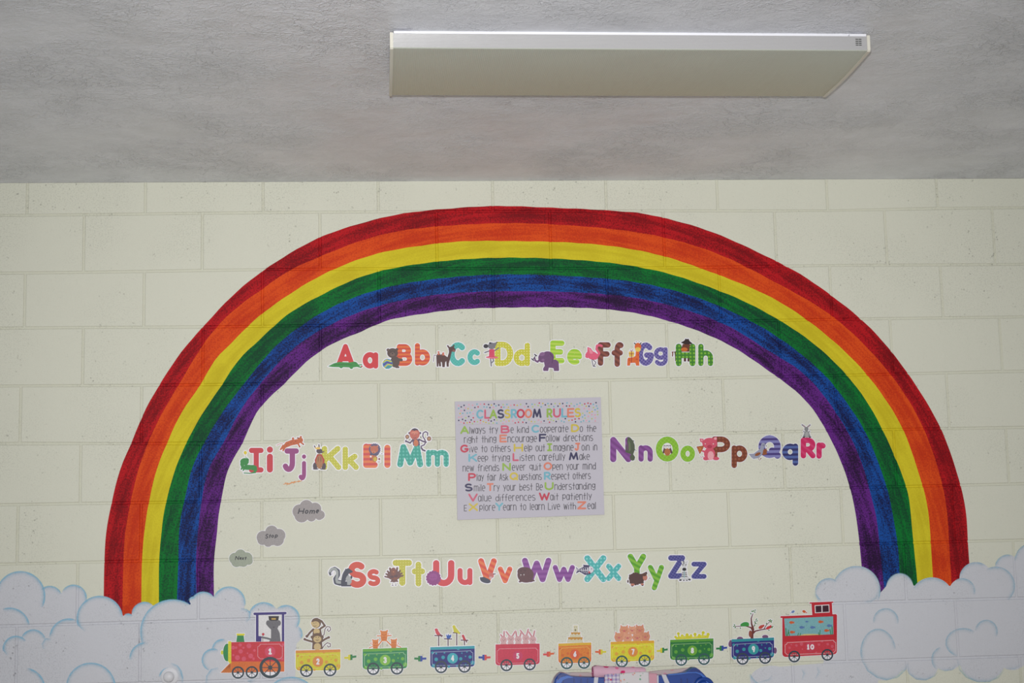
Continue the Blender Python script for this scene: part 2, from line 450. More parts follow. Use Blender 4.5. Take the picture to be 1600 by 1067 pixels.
# measured joints of the block wall: course lines and upright joints (px), as they really wander
LN = {1: [(20, 336.5), (200, 334.5), (437, 331.5), (800, 330), (1100, 329), (1290, 329.5), (1475, 325)],
 2: [(30, 426.5), (200, 424.5), (390, 421), (620, 419.5), (850, 419.5), (1150, 417.5), (1250, 414.5), (1500, 413.7)],
 3: [(100, 511.5), (375, 510.5), (620, 506), (880, 504), (1020, 504), (1350, 498), (1590, 495)],
 4: [(20, 602.5), (150, 602.5), (370, 600.7), (500, 597.5), (850, 595.5), (950, 593.7), (1150, 590), (1430, 583.7), (1570, 580)],
 5: [(20, 692.5), (300, 693.5), (500, 688), (700, 685), (960, 680), (1180, 675.5), (1400, 670.5), (1580, 668)],
 6: [(100, 786.7), (300, 784.5), (500, 778.7), (960, 771.2), (1180, 765.5), (1420, 760), (1580, 756)],
 7: [(20, 881.2), (150, 877.5), (350, 874.5), (700, 868), (1000, 859.5), (1220, 853), (1520, 845.5)],
 8: [(30, 977.5), (200, 972.5), (460, 964.5), (700, 959.5), (860, 953), (1150, 947), (1400, 939.5), (1570, 935)],
 9: [(470, 1060), (760, 1054.5), (850, 1050), (1120, 1039.5), (1400, 1031), (1550, 1026)]}
UP = [(310, 0, [42.5, 227, 411, 591, 770, 947, 1121, 1292.5, 1464.5]), (375, 1, [131, 316, 500, 682.5, 860, 1037.5, 1212, 1384.5, 1553]),
 (465, 0, [38.7, 225, 410, 592.5, 771, 949, 1125, 1298.7, 1472]), (555, 1, [129.5, 317, 500.7, 683, 862, 1043, 1219, 1393.7, 1565]),
 (640, 0, [32, 221, 409.5, 592, 772.5, 953.7, 1131, 1307, 1482]), (740, 1, [125.7, 313, 501, 686, 867, 1047.5, 1226, 1400, 1576]),
 (830, 0, [27.5, 220, 409, 595, 777.5, 960, 1140, 1317, 1491]), (915, 1, [121, 310, 500.7, 688.7, 875.5, 1058.7, 1237, 1415.5, 1587.5]),
 (1010, 0, [25.7, 218.7, 408, 596, 779, 963, 1142.5, 1322.5, 1497])]
lines = {}
for j, pts in LN.items():
    x, z = wall([p[0] for p in pts], [p[1] for p in pts]); nom = ZC - TOPC - (j - 1) * PIT
    lines[j] = (x, z - nom)
def course(j, x):
    if j == 0: return ZC + 0.004
    nom = ZC - TOPC - (j - 1) * PIT
    return nom + (float(np.interp(x, *lines[j])) if j in lines else 0.0)
M_BLOCKS = M_WALL
REG = []               # sloping and flat regions of every block face, for paint that follows them
JW, BV = 0.0030, 0.0035
def shrink(q, d):      # inset an axis-like quad (tl, tr, br, bl)
    return [(q[0][0] + d, q[0][1] - d), (q[1][0] - d, q[1][1] - d), (q[2][0] - d, q[2][1] + d), (q[3][0] + d, q[3][1] + d)]
rb = random.Random(7)
first_block = None
for k in range(14):
    o = k % 2; xs = []
    for n in range(-3, 13):
        xx = (2 * n + o) * PIT
        if k < len(UP) and 0 <= n < 9:
            x_, z_ = wall(UP[k][2][n], UP[k][0]); xx = float(x_)
        elif k < len(UP) and n >= 9:
            x_, z_ = wall(UP[k][2][8], UP[k][0]); xx = float(x_) + (n - 8) * 2 * PIT
        elif k < len(UP):
            x_, z_ = wall(UP[k][2][0], UP[k][0]); xx = float(x_) + n * 2 * PIT
        xs.append(xx)
    for a, b in zip(xs, xs[1:]):
        a, b = max(a, -1.19), min(b, 4.99)
        if b - a < 0.05: continue
        bot = [course(k + 1, b), course(k + 1, a)]
        if k == 13: bot = [0.0, 0.0]
        Q = shrink([(a, course(k, a)), (b, course(k, b)), (b, bot[0]), (a, bot[1])], JW)
        I = shrink(Q, BV); t = -rb.uniform(-0.0001, 0.0003)
        zc = I[2][1]; cx_ = (a + b) / 2; cz_ = Q[3][1]
        V = [(x - cx_, MY, z - cz_) for x, z in Q] + [(x - cx_, t * 0.4 + 0.0002, z - cz_) for x, z in shrink(Q, BV * 0.6)] + [(x - cx_, t, z - cz_) for x, z in I]
        F = []
        for L0 in (0, 4):
            for i in range(4): F.append((L0 + i, L0 + 4 + i, L0 + 4 + (i + 1) % 4, L0 + (i + 1) % 4))
        F.append((8, 11, 10, 9))
        ob = mesh('block', V, F, M_WALL, wall_o); ob.location = (cx_, 0, cz_)
        ys = [MY] * 4; mid = shrink(Q, BV * 0.6); ym = t * 0.4 + 0.0002
        REG.append((I, lambda x, z, t=t: t))
        for A, B, ya, yb in ((Q, mid, MY, ym), (mid, I, ym, t)):
            for i in range(4):
                p1, p2, p3, p4 = A[i], A[(i + 1) % 4], B[(i + 1) % 4], B[i]
                M = np.array([[p1[0], p1[1], 1], [p2[0], p2[1], 1], [p4[0], p4[1], 1]]); c = np.linalg.solve(M, np.array([ya, ya, yb]))
                REG.append(([p1, p2, p3, p4], lambda x, z, c=c: c[0] * x + c[1] * z + c[2]))
RB = np.array([(min(p[0] for p in r[0]), min(p[1] for p in r[0]), max(p[0] for p in r[0]), max(p[1] for p in r[0])) for r in REG])

def area(p): return sum(p[i - 1][0] * p[i][1] - p[i][0] * p[i - 1][1] for i in range(len(p))) / 2
def clip(poly, q):
    s = 1 if area(q) > 0 else -1
    for i in range(4):
        (ax, ay), (bx, by) = q[i], q[(i + 1) % 4]; out = []
        for k in range(len(poly)):
            P, Q = poly[k - 1], poly[k]
            dp = s * ((bx - ax) * (P[1] - ay) - (by - ay) * (P[0] - ax)); dq = s * ((bx - ax) * (Q[1] - ay) - (by - ay) * (Q[0] - ax))
            if (dp >= 0) != (dq >= 0):
                t = dp / (dp - dq); out.append((P[0] + (Q[0] - P[0]) * t, P[1] + (Q[1] - P[1]) * t))
            if dq >= 0: out.append(Q)
        poly = out
        if len(poly) < 3: return None
    return poly
def drape(polys, off, org):
    """paint: polygons of the wall plane laid over blocks, joint slopes and mortar"""
    V, F = [], []
    def add(p, f):
        n = len(V)
        for x, z in p: V.append((x - org[0], f(x, z) - off - org[1], z - org[2]))
        F.append(tuple(range(n, n + len(p))))
    for p in polys:
        x0, x1 = min(q[0] for q in p), max(q[0] for q in p); z0, z1 = min(q[1] for q in p), max(q[1] for q in p)
        add(p, lambda x, z: MY)
        for i in np.flatnonzero((RB[:, 0] < x1) & (RB[:, 2] > x0) & (RB[:, 1] < z1) & (RB[:, 3] > z0)):
            c = clip(p, REG[i][0])
            if c and abs(area(c)) > 1e-9: add(c, REG[i][1])
    return V, F
def towall(polys):
    P = np.array([p for q in polys for p in q]); x, z = wall(P[:, 0], P[:, 1]); out = []; n = 0
    for q in polys: out.append(list(zip(x[n:n + len(q)].tolist(), z[n:n + len(q)].tolist()))); n += len(q)
    return out

def pixv(x, z):
    v = np.stack([x - CX, -(z - CAMLOC[2]), np.full_like(x, CD)], -1) @ RM.T
    return 800 + FPX * v[:, 0] / v[:, 2], 533.5 + FPX * v[:, 1] / v[:, 2]
# ---------------------------------------------------------- painted rainbow
RC = [[(162, 985), (162, 965), (162.2, 925), (163.2, 875), (166.2, 830), (171, 802), (175.7, 780), (189, 730), (205, 692.5), (226, 642.5), (250, 600), (276, 560), (293.7, 537), (320, 507.5), (357.5, 467.5), (390, 438.7), (450, 397.5), (500, 370.7), (550, 353), (600, 339.5), (650, 330.5), (700, 326), (750, 322.5), (800, 322), (850, 324), (900, 326), (950, 328.5), (1000, 333), (1050, 343.5), (1100, 358), (1150, 378), (1200, 401.7), (1250, 428), (1300, 462.5), (1350, 503), (1380, 534), (1416, 580), (1448.7, 630), (1470.7, 671), (1492.5, 730), (1506, 780), (1509.5, 802), (1512.5, 850), (1516, 900), (1518, 950)],
 [(191, 985), (191, 965), (191.7, 925), (193, 875), (196, 830), (200.7, 802), (205, 780), (217.5, 730), (231, 692.5), (255, 642.5), (280, 600), (303.7, 560), (322, 532), (365, 485), (412, 450), (450, 424), (500, 401), (550, 381), (600, 366), (650, 357), (700, 352.5), (800, 348.7), (900, 353), (1000, 363.7), (1050, 374), (1100, 388.7), (1150, 409), (1200, 435), (1250, 462), (1300, 493.7), (1345, 533), (1387.5, 580), (1422.5, 630), (1443.7, 671), (1465, 730), (1477, 780), (1480, 802), (1483, 850), (1486, 900), (1488, 950)],
 [(220.5, 985), (220.5, 965), (221, 925), (222, 875), (225.7, 830), (229.5, 802), (233.7, 780), (246, 730), (261, 692.5), (285, 642.5), (313.7, 600), (338, 560), (362.5, 535), (390, 507), (440, 468), (500, 431.2), (550, 409), (600, 393.7), (650, 385), (700, 378.7), (800, 376.7), (900, 379.5), (1000, 391.7), (1050, 404), (1100, 421), (1150, 440), (1200, 462), (1250, 492), (1300, 531), (1350, 580), (1387.5, 630), (1411, 671), (1432.5, 730), (1447, 780), (1450.7, 802), (1454.5, 850), (1457.5, 900), (1460, 950)],
 [(248, 985), (248, 965), (248.3, 925), (248.7, 875), (252.5, 830), (256, 802), (260.7, 780), (275, 730), (291, 692.5), (318.7, 642.5), (347.5, 600), (375, 560), (402, 534), (450, 491), (500, 462), (550, 438), (600, 422), (650, 413), (700, 407), (800, 402.5), (900, 406), (1000, 417.5), (1050, 429), (1100, 445.5), (1150, 465), (1200, 490), (1250, 521), (1300, 562), (1317.5, 580), (1356, 630), (1378.7, 671), (1405, 730), (1420.5, 780), (1423, 802), (1427.5, 850), (1432.5, 900), (1436, 950)],
 [(276.5, 985), (276.5, 965), (277, 925), (278.7, 875), (280, 830), (283.7, 802), (288.7, 780), (300.7, 730), (318.7, 692.5), (348.7, 642.5), (381, 600), (400, 576), (437, 535), (475, 506), (500, 490), (550, 466), (600, 450), (650, 440), (700, 433.7), (800, 428.7), (900, 432), (1000, 442), (1050, 453), (1100, 468.7), (1150, 490), (1200, 517), (1250, 552), (1300, 598.7), (1323.7, 630), (1350, 671), (1375, 730), (1390.5, 780), (1394.5, 802), (1402.5, 850), (1406, 900), (1410, 950)],
 [(307, 985), (307, 965), (307, 925), (306.3, 875), (309.5, 830), (312.5, 802), (315.5, 780), (327.5, 730), (348.7, 692.5), (375, 642.5), (408, 598), (435, 567), (470, 535.5), (500, 516), (550, 492), (600, 475.7), (650, 465), (700, 458.7), (800, 455), (900, 456.7), (1000, 466.7), (1050, 478), (1100, 493.7), (1150, 516), (1200, 547.5), (1251, 580), (1296, 630), (1322.5, 671), (1348.7, 730), (1362.5, 780), (1368, 802), (1374, 850), (1379.5, 900), (1384, 950)],
 [(334, 985), (334, 965), (334.3, 925), (334.5, 875), (339.3, 830), (342, 802), (346, 780), (358, 730), (378.7, 692.5), (402.5, 642.5), (443.7, 600), (472.5, 571), (530, 532), (560, 520), (600, 502.5), (650, 492), (700, 485), (800, 480.5), (900, 480.7), (1000, 490.5), (1050, 503), (1100, 520.7), (1150, 545), (1200, 578.7), (1262.5, 630), (1290, 671), (1317.5, 730), (1332.5, 780), (1336.7, 802), (1343, 850), (1347.5, 900), (1351, 950)]]
def smooth_curve(pts, N):
    """points interpolated over the angle round the foot of the arch"""
    P = np.array(pts, float); a = np.arctan2(965 - P[:, 1], P[:, 0] - 838); a = np.where(a < -1.6, a + 2 * math.pi, a); r = np.hypot(965 - P[:, 1], P[:, 0] - 838)
    i = np.argsort(a); a, r = a[i], r[i]
    n = len(a); h = np.diff(a); A = np.zeros((n, n)); b = np.zeros(n); A[0, 0] = A[-1, -1] = 1   # natural cubic spline
    for k in range(1, n - 1):
        A[k, k - 1], A[k, k], A[k, k + 1] = h[k - 1], 2 * (h[k - 1] + h[k]) + 0.02, h[k]
        b[k] = 3 * ((r[k + 1] - r[k]) / h[k] - (r[k] - r[k - 1]) / h[k - 1])
    c = np.linalg.solve(A, b); t = np.linspace(a[-1], a[0], N); k = np.clip(np.searchsorted(a, t) - 1, 0, n - 2)
    u = t - a[k]; bb = (r[k + 1] - r[k]) / h[k] - h[k] * (2 * c[k] + c[k + 1]) / 3; dd = (c[k + 1] - c[k]) / (3 * h[k])
    q = r[k] + bb * u + c[k] * u * u + dd * u ** 3
    return 838 + q * np.cos(t), 965 - q * np.sin(t)
rx, rz = wall(838, 960); rorg = (float(rx), 0.0, float(rz))
rainbow = empty('rainbow_mural', rorg, 'large hand-painted rainbow arch of six colour bands across the block wall', 'mural')
NB = 170
curves = [smooth_curve(p, NB) for p in RC]
jr = random.Random(3)
BANDS = [('red_band', (152, 16, 24), (108, 10, 20), (186, 24, 32), 0.75), ('orange_band', (208, 62, 20), (176, 40, 22), (222, 80, 26), 0.5),
 ('yellow_band', (202, 184, 34), (188, 168, 34), (214, 198, 42), 0.3), ('green_band', (14, 84, 42), (16, 56, 42), (10, 116, 46), 0.75),
 ('blue_band', (20, 42, 104), (18, 18, 52), (22, 78, 158), 0.85), ('violet_band', (64, 24, 84), (34, 14, 44), (100, 38, 130), 0.85)]
for k, (nm, c, dk, lt, am) in enumerate(BANDS):
    polys = []
    for i in range(NB - 1):
        a, b = curves[k], curves[k + 1]
        ja = [(0.35 * math.sin(i * 1.7 + k), 0.35 * math.sin((i + 1) * 1.7 + k)), (0.35 * math.sin(i * 1.7 + k + 1), 0.35 * math.sin((i + 1) * 1.7 + k + 1))]
        polys.append([(a[0][i], a[1][i] + ja[0][0]), (a[0][i + 1], a[1][i + 1] + ja[0][1]), (b[0][i + 1], b[1][i + 1] + ja[1][1]), (b[0][i], b[1][i] + ja[1][0])])
    V, F = drape(towall(polys), 0.00016, rorg)
    A_ = np.array(V); px_, py_ = pixv(A_[:, 0] + rorg[0], A_[:, 2] + rorg[2])
    an = np.arctan2(965 - py_, px_ - 838); an = np.where(an < -1.6, an + 2 * math.pi, an); rr_ = np.hypot(965 - py_, px_ - 838)
    def rad(cv):
        a_ = np.arctan2(965 - cv[1], cv[0] - 838); a_ = np.where(a_ < -1.6, a_ + 2 * math.pi, a_); i_ = np.argsort(a_); return np.interp(an, a_[i_], np.hypot(965 - cv[1], cv[0] - 838)[i_])
    ro, ri = rad(curves[k]), rad(curves[k + 1]); tt = np.clip((ro - rr_) / (ro - ri), 0, 1)
    ob = mesh(nm, V, F, band_material(nm + '_paint', c, dk, lt, am), rainbow, np.stack([tt, tt, tt, tt * 0 + 1], 1))
    ob['label'] = nm.split('_')[0] + ' painted band of the rainbow' + {0: ', the outermost', 5: ', the innermost'}.get(k, '')

# ---------------------------------------------------------- painted cloud banks
M_CLOUD = block_material('white_cloud_paint', (205, 206, 212))
def strokes_geo(arcs, wpx, col, org, a_max=0.8, inward=3.0, li=0):
    """soft sprayed lines: crisp outside, fading towards the cloud's inside"""
    V, F, K = [], [], []
    prof = [(-0.6, 0.0), (-0.3, 0.6), (0.0, 0.95), (0.4, 0.6), (1.0, 0.28), (1.8, 0.10), (inward, 0.0)]
    for pts in arcs:
        P = np.array(pts, float); n = len(P)
        T = np.gradient(P, axis=0); T /= np.maximum(np.hypot(T[:, 0], T[:, 1]), 1e-9)[:, None]
        N = np.stack([-T[:, 1], T[:, 0]], 1)         # points inward for arcs run with growing angle
        base = len(V)
        for i in range(n):
            fade = min(1.0, (i + 0.35) / 2.2, (n - 1 - i + 0.35) / 2.2)
            for o_, al in prof:
                q = P[i] + N[i] * o_ * wpx
                x, z = wall(q[0], q[1]); V.append((float(x) - org[0], -(0.0009 + 0.00001 * (li % 27)) - org[1], float(z) - org[2]))
                K.append((*lin(col), al * a_max * fade))
        m = len(prof)
        for i in range(n - 1):
            for j in range(m - 1):
                a = base + i * m + j; F.append((a, a + 1, a + m + 1, a + m))
    return V, F, K
def ca(cx, cy, r, a0, a1, ry=None):      # angles with y up, run clockwise so the inside is on the right hand
    n = max(5, int(abs(a1 - a0) * r / 260) + 4)
    return [(cx + r * math.cos(D2(a0 + (a1 - a0) * i / n)), cy - (ry or r) * math.sin(D2(a0 + (a1 - a0) * i / n))) for i in range(n + 1)]
left_c = [('e', 32, 931, 38, 38, 0), ('e', 78, 935, 19, 19, 0), ('e', 115, 934, 20, 20, 0), ('e', 156, 967, 36, 36, 0), ('e', 200, 968, 9, 9, 0), ('e', 226, 961, 20, 20, 0),
 ('e', 270, 987, 50, 50, 0), ('e', 302, 938, 6, 6, 0), ('e', 318, 945, 20, 20, 0), ('e', 358, 942, 25, 25, 0), ('e', 382, 961, 9, 9, 0), ('e', 412, 965, 24, 24, 0), ('e', 447, 967, 20, 22, 0),
 ('e', 455, 990, 17, 17, 0), ('p', [(-160, 945), (60, 935), (130, 945), (200, 965), (330, 948), (400, 955), (455, 960), (464, 990), (461, 1062), (461, 1130), (-160, 1130)], 0),
 ('e', 455, 1100, 42, 42, 0), ('e', 400, 1120, 40, 40, 0), ('e', 330, 1125, 45, 40, 0), ('e', 240, 1130, 50, 42, 0), ('e', 150, 1130, 48, 38, 0), ('e', 60, 1132, 46, 42, 0), ('e', -30, 1128, 46, 42, 0), ('e', -120, 1125, 50, 42, 0),
 ('e', -40, 930, 40, 40, 0), ('e', -110, 940, 44, 44, 0), ('e', -170, 1000, 40, 60, 0), ('e', -175, 1085, 38, 40, 0)]
right_c = [('e', 1295, 925, 21, 22, 0), ('e', 1338, 922, 37, 38, 0), ('e', 1406, 922, 22, 26, 0), ('p', [(1372, 930), (1388, 912), (1400, 960), (1360, 960)], 0), ('e', 1456, 936, 34, 34, 0), ('e', 1503, 924, 20, 20, 0),
 ('e', 1525, 905, 26, 27, 0), ('e', 1556, 915, 29, 30, 0), ('e', 1575, 887, 20, 20, 0), ('e', 1613, 876, 27, 26, 0), ('e', 1660, 900, 40, 40, 0), ('e', 1720, 950, 44, 50, 0),
 ('p', [(1278, 930), (1420, 925), (1520, 915), (1600, 890), (1740, 930), (1740, 1020), (1600, 1030), (1450, 1035), (1372, 1060), (1372, 1120), (1215, 1120), (1215, 1042), (1287, 1036), (1290, 965), (1277, 945)], 0),
 ('e', 1380, 1026, 35, 37, 0), ('e', 1441, 1038, 25, 25, 0), ('e', 1480, 1027, 23, 21, 0), ('e', 1535, 1030, 36, 35, 0), ('e', 1582, 1028, 22, 19, 0), ('e', 1640, 1030, 40, 34, 0), ('e', 1710, 1020, 40, 34, 0),
 ('e', 1205, 1062, 33, 22, 0), ('e', 1198, 1100, 30, 36, 0), ('e', 1270, 1125, 44, 34, 0), ('e', 1345, 1115, 40, 36, 0)]
left_s = [ca(32, 931, 38, 175, -28), ca(78, 935, 19, 134, 22), ca(115, 934, 20, 150, -18), ca(156, 967, 35.5, 200, 5), [(120.5, 962), (121, 972), (125, 979), (133, 986)][::-1], ca(200, 968, 9, 130, 40),
 ca(226, 961, 20, 175, 55), ca(270, 987, 50, 203, 58), ca(228, 1029, 25, 185, 92), [(231, 1007), (226, 1004)], ca(302, 940, 7, 170, 60), ca(318, 945, 20, 150, 38), ca(358, 942, 25, 162, -12), [(376, 951), (385, 952), (391, 957), (390, 966), (385, 972)],
 ca(412, 965, 23.5, 160, 42), ca(447, 967, 21, 130, -42), ca(458, 991, 14, 55, -30), ca(15, 981, 31, 110, 8), ca(108, 997, 30, 178, 68), ca(52, 1003, 19, 160, 12), ca(25, 1014, 20, 190, 40), [(12, 1024), (6, 1016), (4, 1008)],
 [(68, 1014), (66, 1006), (71, 998), (80, 998)], ca(38, 1076, 32, 82, -5), ca(142, 1074, 38, 182, -2), [(267, 1036), (277, 1040), (283, 1048), (286, 1060), (285, 1067)], ca(264, 1059, 15, 175, 20),
 ca(333, 1031, 17, 250, 62)[::-1][::-1], ca(348, 1015, 16, 185, 75), [(322, 1070), (323, 1056), (330, 1046), (341, 1043)], ca(455, 1100, 42, 138, 38), [(395, 1067), (387, 1064), (398, 1060)]]
right_s = [ca(1295, 925, 21, 185, 55), ca(1338, 922, 37, 160, -25), ca(1406, 922, 22, 165, 25, 26), ca(1456, 936, 33, 150, 40), ca(1503, 924, 20, 120, -15), ca(1525, 905, 26, 170, 55), ca(1556, 915, 29, 120, -50),
 ca(1575, 887, 20, 175, 70), ca(1613, 876, 27, 180, 95), ca(1384, 970, 19, 190, -15), ca(1372, 1019, 27, 195, 8, 36), [(1345, 1015), (1347, 1032), (1356, 1048), (1370, 1058), (1385, 1062), (1402, 1058), (1415, 1046), (1419, 1036)][::-1], [(1418, 1040), (1420, 1052), (1432, 1061), (1447, 1062), (1460, 1056), (1465, 1050)][::-1],
 [(1466, 1046), (1476, 1048), (1488, 1046), (1495, 1038)][::-1], ca(1476, 1030, 20, 230, 110), [(1495, 1030), (1499, 1046), (1510, 1058), (1527, 1065), (1545, 1065), (1560, 1058), (1569, 1046)][::-1], [(1571, 1045), (1585, 1045), (1594, 1039)][::-1],
 ca(1505, 1004, 27, 250, 50, 22), ca(1541, 987, 17, 175, -25, 18), ca(1200, 1042, 30, 200, 255), [(1185, 1066), (1200, 1062), (1206, 1055)], [(1253, 1062), (1256, 1052), (1252, 1045)], [(1274, 1060), (1279, 1050), (1276, 1042)], ca(1292, 922, 18, 190, 240), [(1372, 925), (1368, 935), (1360, 940), (1350, 941)]]
for nm, sh, st, col, am, lab in (('cloud_mural', left_c, left_s, (146, 204, 232), 0.9, 'white painted cloud bank with blue outlines at the left foot of the rainbow'),
                               ('cloud_mural', right_c, right_s, (164, 204, 224), 0.65, 'white painted cloud bank with pale outlines at the right foot of the rainbow')):
    x0, y0, x1, y1 = bbox(sh); ox, oz = wall((x0 + x1) / 2, y1); org = (float(ox), 0.0, float(oz))
    root = empty(nm, org, lab, 'mural', 'painted clouds')
    po, sg = outline(sh, 0, 2.0)
    V, F = drape(towall(po), 0.00034, org); mesh('white_paint', V, F, M_CLOUD, root)
    for li, a_ in enumerate(st):
        V, F, K = strokes_geo([a_], 2.3, col, org, am, li=li); mesh('cloud_outline', V, F, M_SPRAY, root, K)

# ---------------------------------------------------------- ceiling light
def tub(name, prof, x0, x1, mat, parent, y_, z_, smooth=False):
    n = len(prof); V = [(x, y_ + a, z_ + b) for x in (x0, x1) for a, b in prof]
    F = [(i, (i + 1) % n, n + (i + 1) % n, n + i) for i in range(n)] + [tuple(range(n))[::-1], tuple(range(n, 2 * n))]
    return mesh(name, V, F, mat, parent, smooth=smooth)
def lens_material():
    q = NT('aged_prismatic_acrylic', 0.28, 0.5); g = q.coord()
    sep = q.n('ShaderNodeSeparateXYZ'); q.l(g, sep.inputs[0])
    a = q.math('SINE', q.math('MULTIPLY', sep.outputs[0], 1300)); b = q.math('SINE', q.math('MULTIPLY', sep.outputs[1], 1300))
    yy = q.step(sep.outputs[1], -0.2, 0.2)
    q.col(q.mix(yy, lin((186, 190, 180)), lin((184, 180, 160))))
    q.bump(q.math('ADD', a, b), 0.0006, 0.35)
    return q.m
FX0, FX1, FYC, FW, FZ = 1.2735, 2.507, -1.4005, 0.405, ZC
lf = empty('ceiling_light', ((FX0 + FX1) / 2, FYC, FZ), 'long wraparound fluorescent ceiling light, switched off, with yellowed ribbed diffuser', 'light')
lf.rotation_euler = (0, 0, D2(0.6))
hl = (FX1 - FX0) / 2; M_STEEL = plain('white_enamel_steel', (226, 226, 232), 0.35, 0.5, 0.01)
tub('housing', [(-0.19, 0), (0.19, 0), (0.19, -0.012), (0.195, -0.014), (0.195, -0.018), (-0.195, -0.018), (-0.195, -0.014), (-0.19, -0.012)], -hl + 0.01, hl - 0.01, M_STEEL, lf, 0, 0)
hf = FW / 2; prof = []
for i in range(9):                                    # ribbed front side: fine saw teeth
    z = -0.011 - i * 0.0040; prof += [(-hf - 0.0012, z), (-hf - 0.0007, z - 0.0033), (-hf - 0.0007, z - 0.0036)]
prof += [(-hf - 0.001, -0.0475), (-hf + 0.002, -0.0495)]
prof += [(-hf + 0.002 + (FW - 0.004) * i / 12, -0.0495 - 0.0055 * math.sin(math.pi * i / 12)) for i in range(1, 12)]
prof += [(hf - 0.002, -0.0495), (hf + 0.001, -0.0475)]
for i in range(9):
    z = -0.047 + i * 0.0040; prof += [(hf + 0.0014, z), (hf + 0.0014, z + 0.0006), (hf, z + 0.0034)]
prof += [(hf - 0.006, -0.011), (-hf + 0.006, -0.011)]
M_LENS = lens_material(); M_RIB = None
q = NT('clear_ribbed_lens_edge', 0.16, 0.9); q.col(lin((166, 165, 166))); M_RIB = q.m
lo = tub('diffuser', prof, -hl + 0.004, hl - 0.004, [M_LENS, M_RIB], lf, 0, 0)
n = len(prof)
for p in lo.data.polygons:
    if abs(p.center[1]) > hf - 0.001 and p.center[2] > -0.0478: p.material_index = 1
lo['label'] = 'yellowed prismatic plastic diffuser with finely ribbed sides'
M_CAP = plain('clear_plastic_end_cap', (205, 202, 190), 0.3, 0.5, 0.01)
cap = [(-hf - 0.003, -0.009), (-hf - 0.003, -0.0485), (-hf + 0.001, -0.0520)] + [(-hf + 0.002 + (FW - 0.004) * i / 12, -0.0518 - 0.0055 * math.sin(math.pi * i / 12)) for i in range(1, 12)] + [(hf - 0.001, -0.0520), (hf + 0.003, -0.0485), (hf + 0.003, -0.009)]
for s in (-1, 1): tub('end_cap', cap, s * hl - 0.004, s * hl + 0.004, M_CAP, lf, 0, 0)
for s in (-1, 1): tub('mounting_clip', [(-hf - 0.0045, -0.006), (-hf - 0.0045, -0.012), (-hf + 0.01, -0.012), (-hf + 0.01, -0.006)], s * (hl - 0.028) - 0.022, s * (hl - 0.028) + 0.022, M_STEEL, lf, 0, 0)
M_LATCH = plain('dark_latch_slots', (70, 72, 70), 0.5)
lt_V, lt_F = [], []
for i in range(4):
    for j in range(2):
        x0 = hl - 0.034 + j * 0.0085; z0 = -0.018 - i * 0.0052; n = len(lt_V)
        lt_V += [(x0, -hf - 0.0019, z0), (x0 + 0.007, -hf - 0.0019, z0), (x0 + 0.007, -hf - 0.0019, z0 - 0.0022), (x0, -hf - 0.0019, z0 - 0.0022)] + [(x0, -hf - 0.0005, z0), (x0 + 0.007, -hf - 0.0005, z0), (x0 + 0.007, -hf - 0.0005, z0 - 0.0022), (x0, -hf - 0.0005, z0 - 0.0022)]
        lt_F += [(n, n + 3, n + 2, n + 1)] + [(n + a, n + (a + 1) % 4, n + 4 + (a + 1) % 4, n + 4 + a) for a in range(4)]
mesh('latch_slots', lt_V, lt_F, M_LATCH, lf)

# ---------------------------------------------------------- round knob on the wall
kx, kz = wall(264.5, 1057, 0.01)
kn = empty('wall_knob', (float(kx), 0, float(kz)), 'round white knob on a plate, painted over, on the wall left of the train', 'knob')
def lathe(name, prof, mat, parent, seg=32):
    V = []; F = []
    for r, y in prof:
        for i in range(seg):
            a = 2 * math.pi * i / seg; V.append((r * math.cos(a), -y, r * math.sin(a)))
    for k in range(len(prof) - 1):
        for i in range(seg): F.append((k * seg + i, k * seg + (i + 1) % seg, (k + 1) * seg + (i + 1) % seg, (k + 1) * seg + i))
    F.append(tuple(range(seg))[::-1]); F.append(tuple((len(prof) - 1) * seg + i for i in range(seg)))
    return mesh(name, V, F, mat, parent, smooth=True)
M_KNOB = plain('painted_over_white_knob', (214, 214, 218), 0.45, 0.4, 0.02)
lathe('plate', [(0.030, -0.002), (0.030, 0.0006), (0.028, 0.0018), (0.018, 0.0026), (0.016, 0.0026)], M_KNOB, kn)
lathe('knob', [(0.012, 0.002), (0.012, 0.014), (0.0165, 0.018), (0.0180, 0.024), (0.016, 0.030), (0.010, 0.034), (0.003, 0.0355)], M_KNOB, kn)
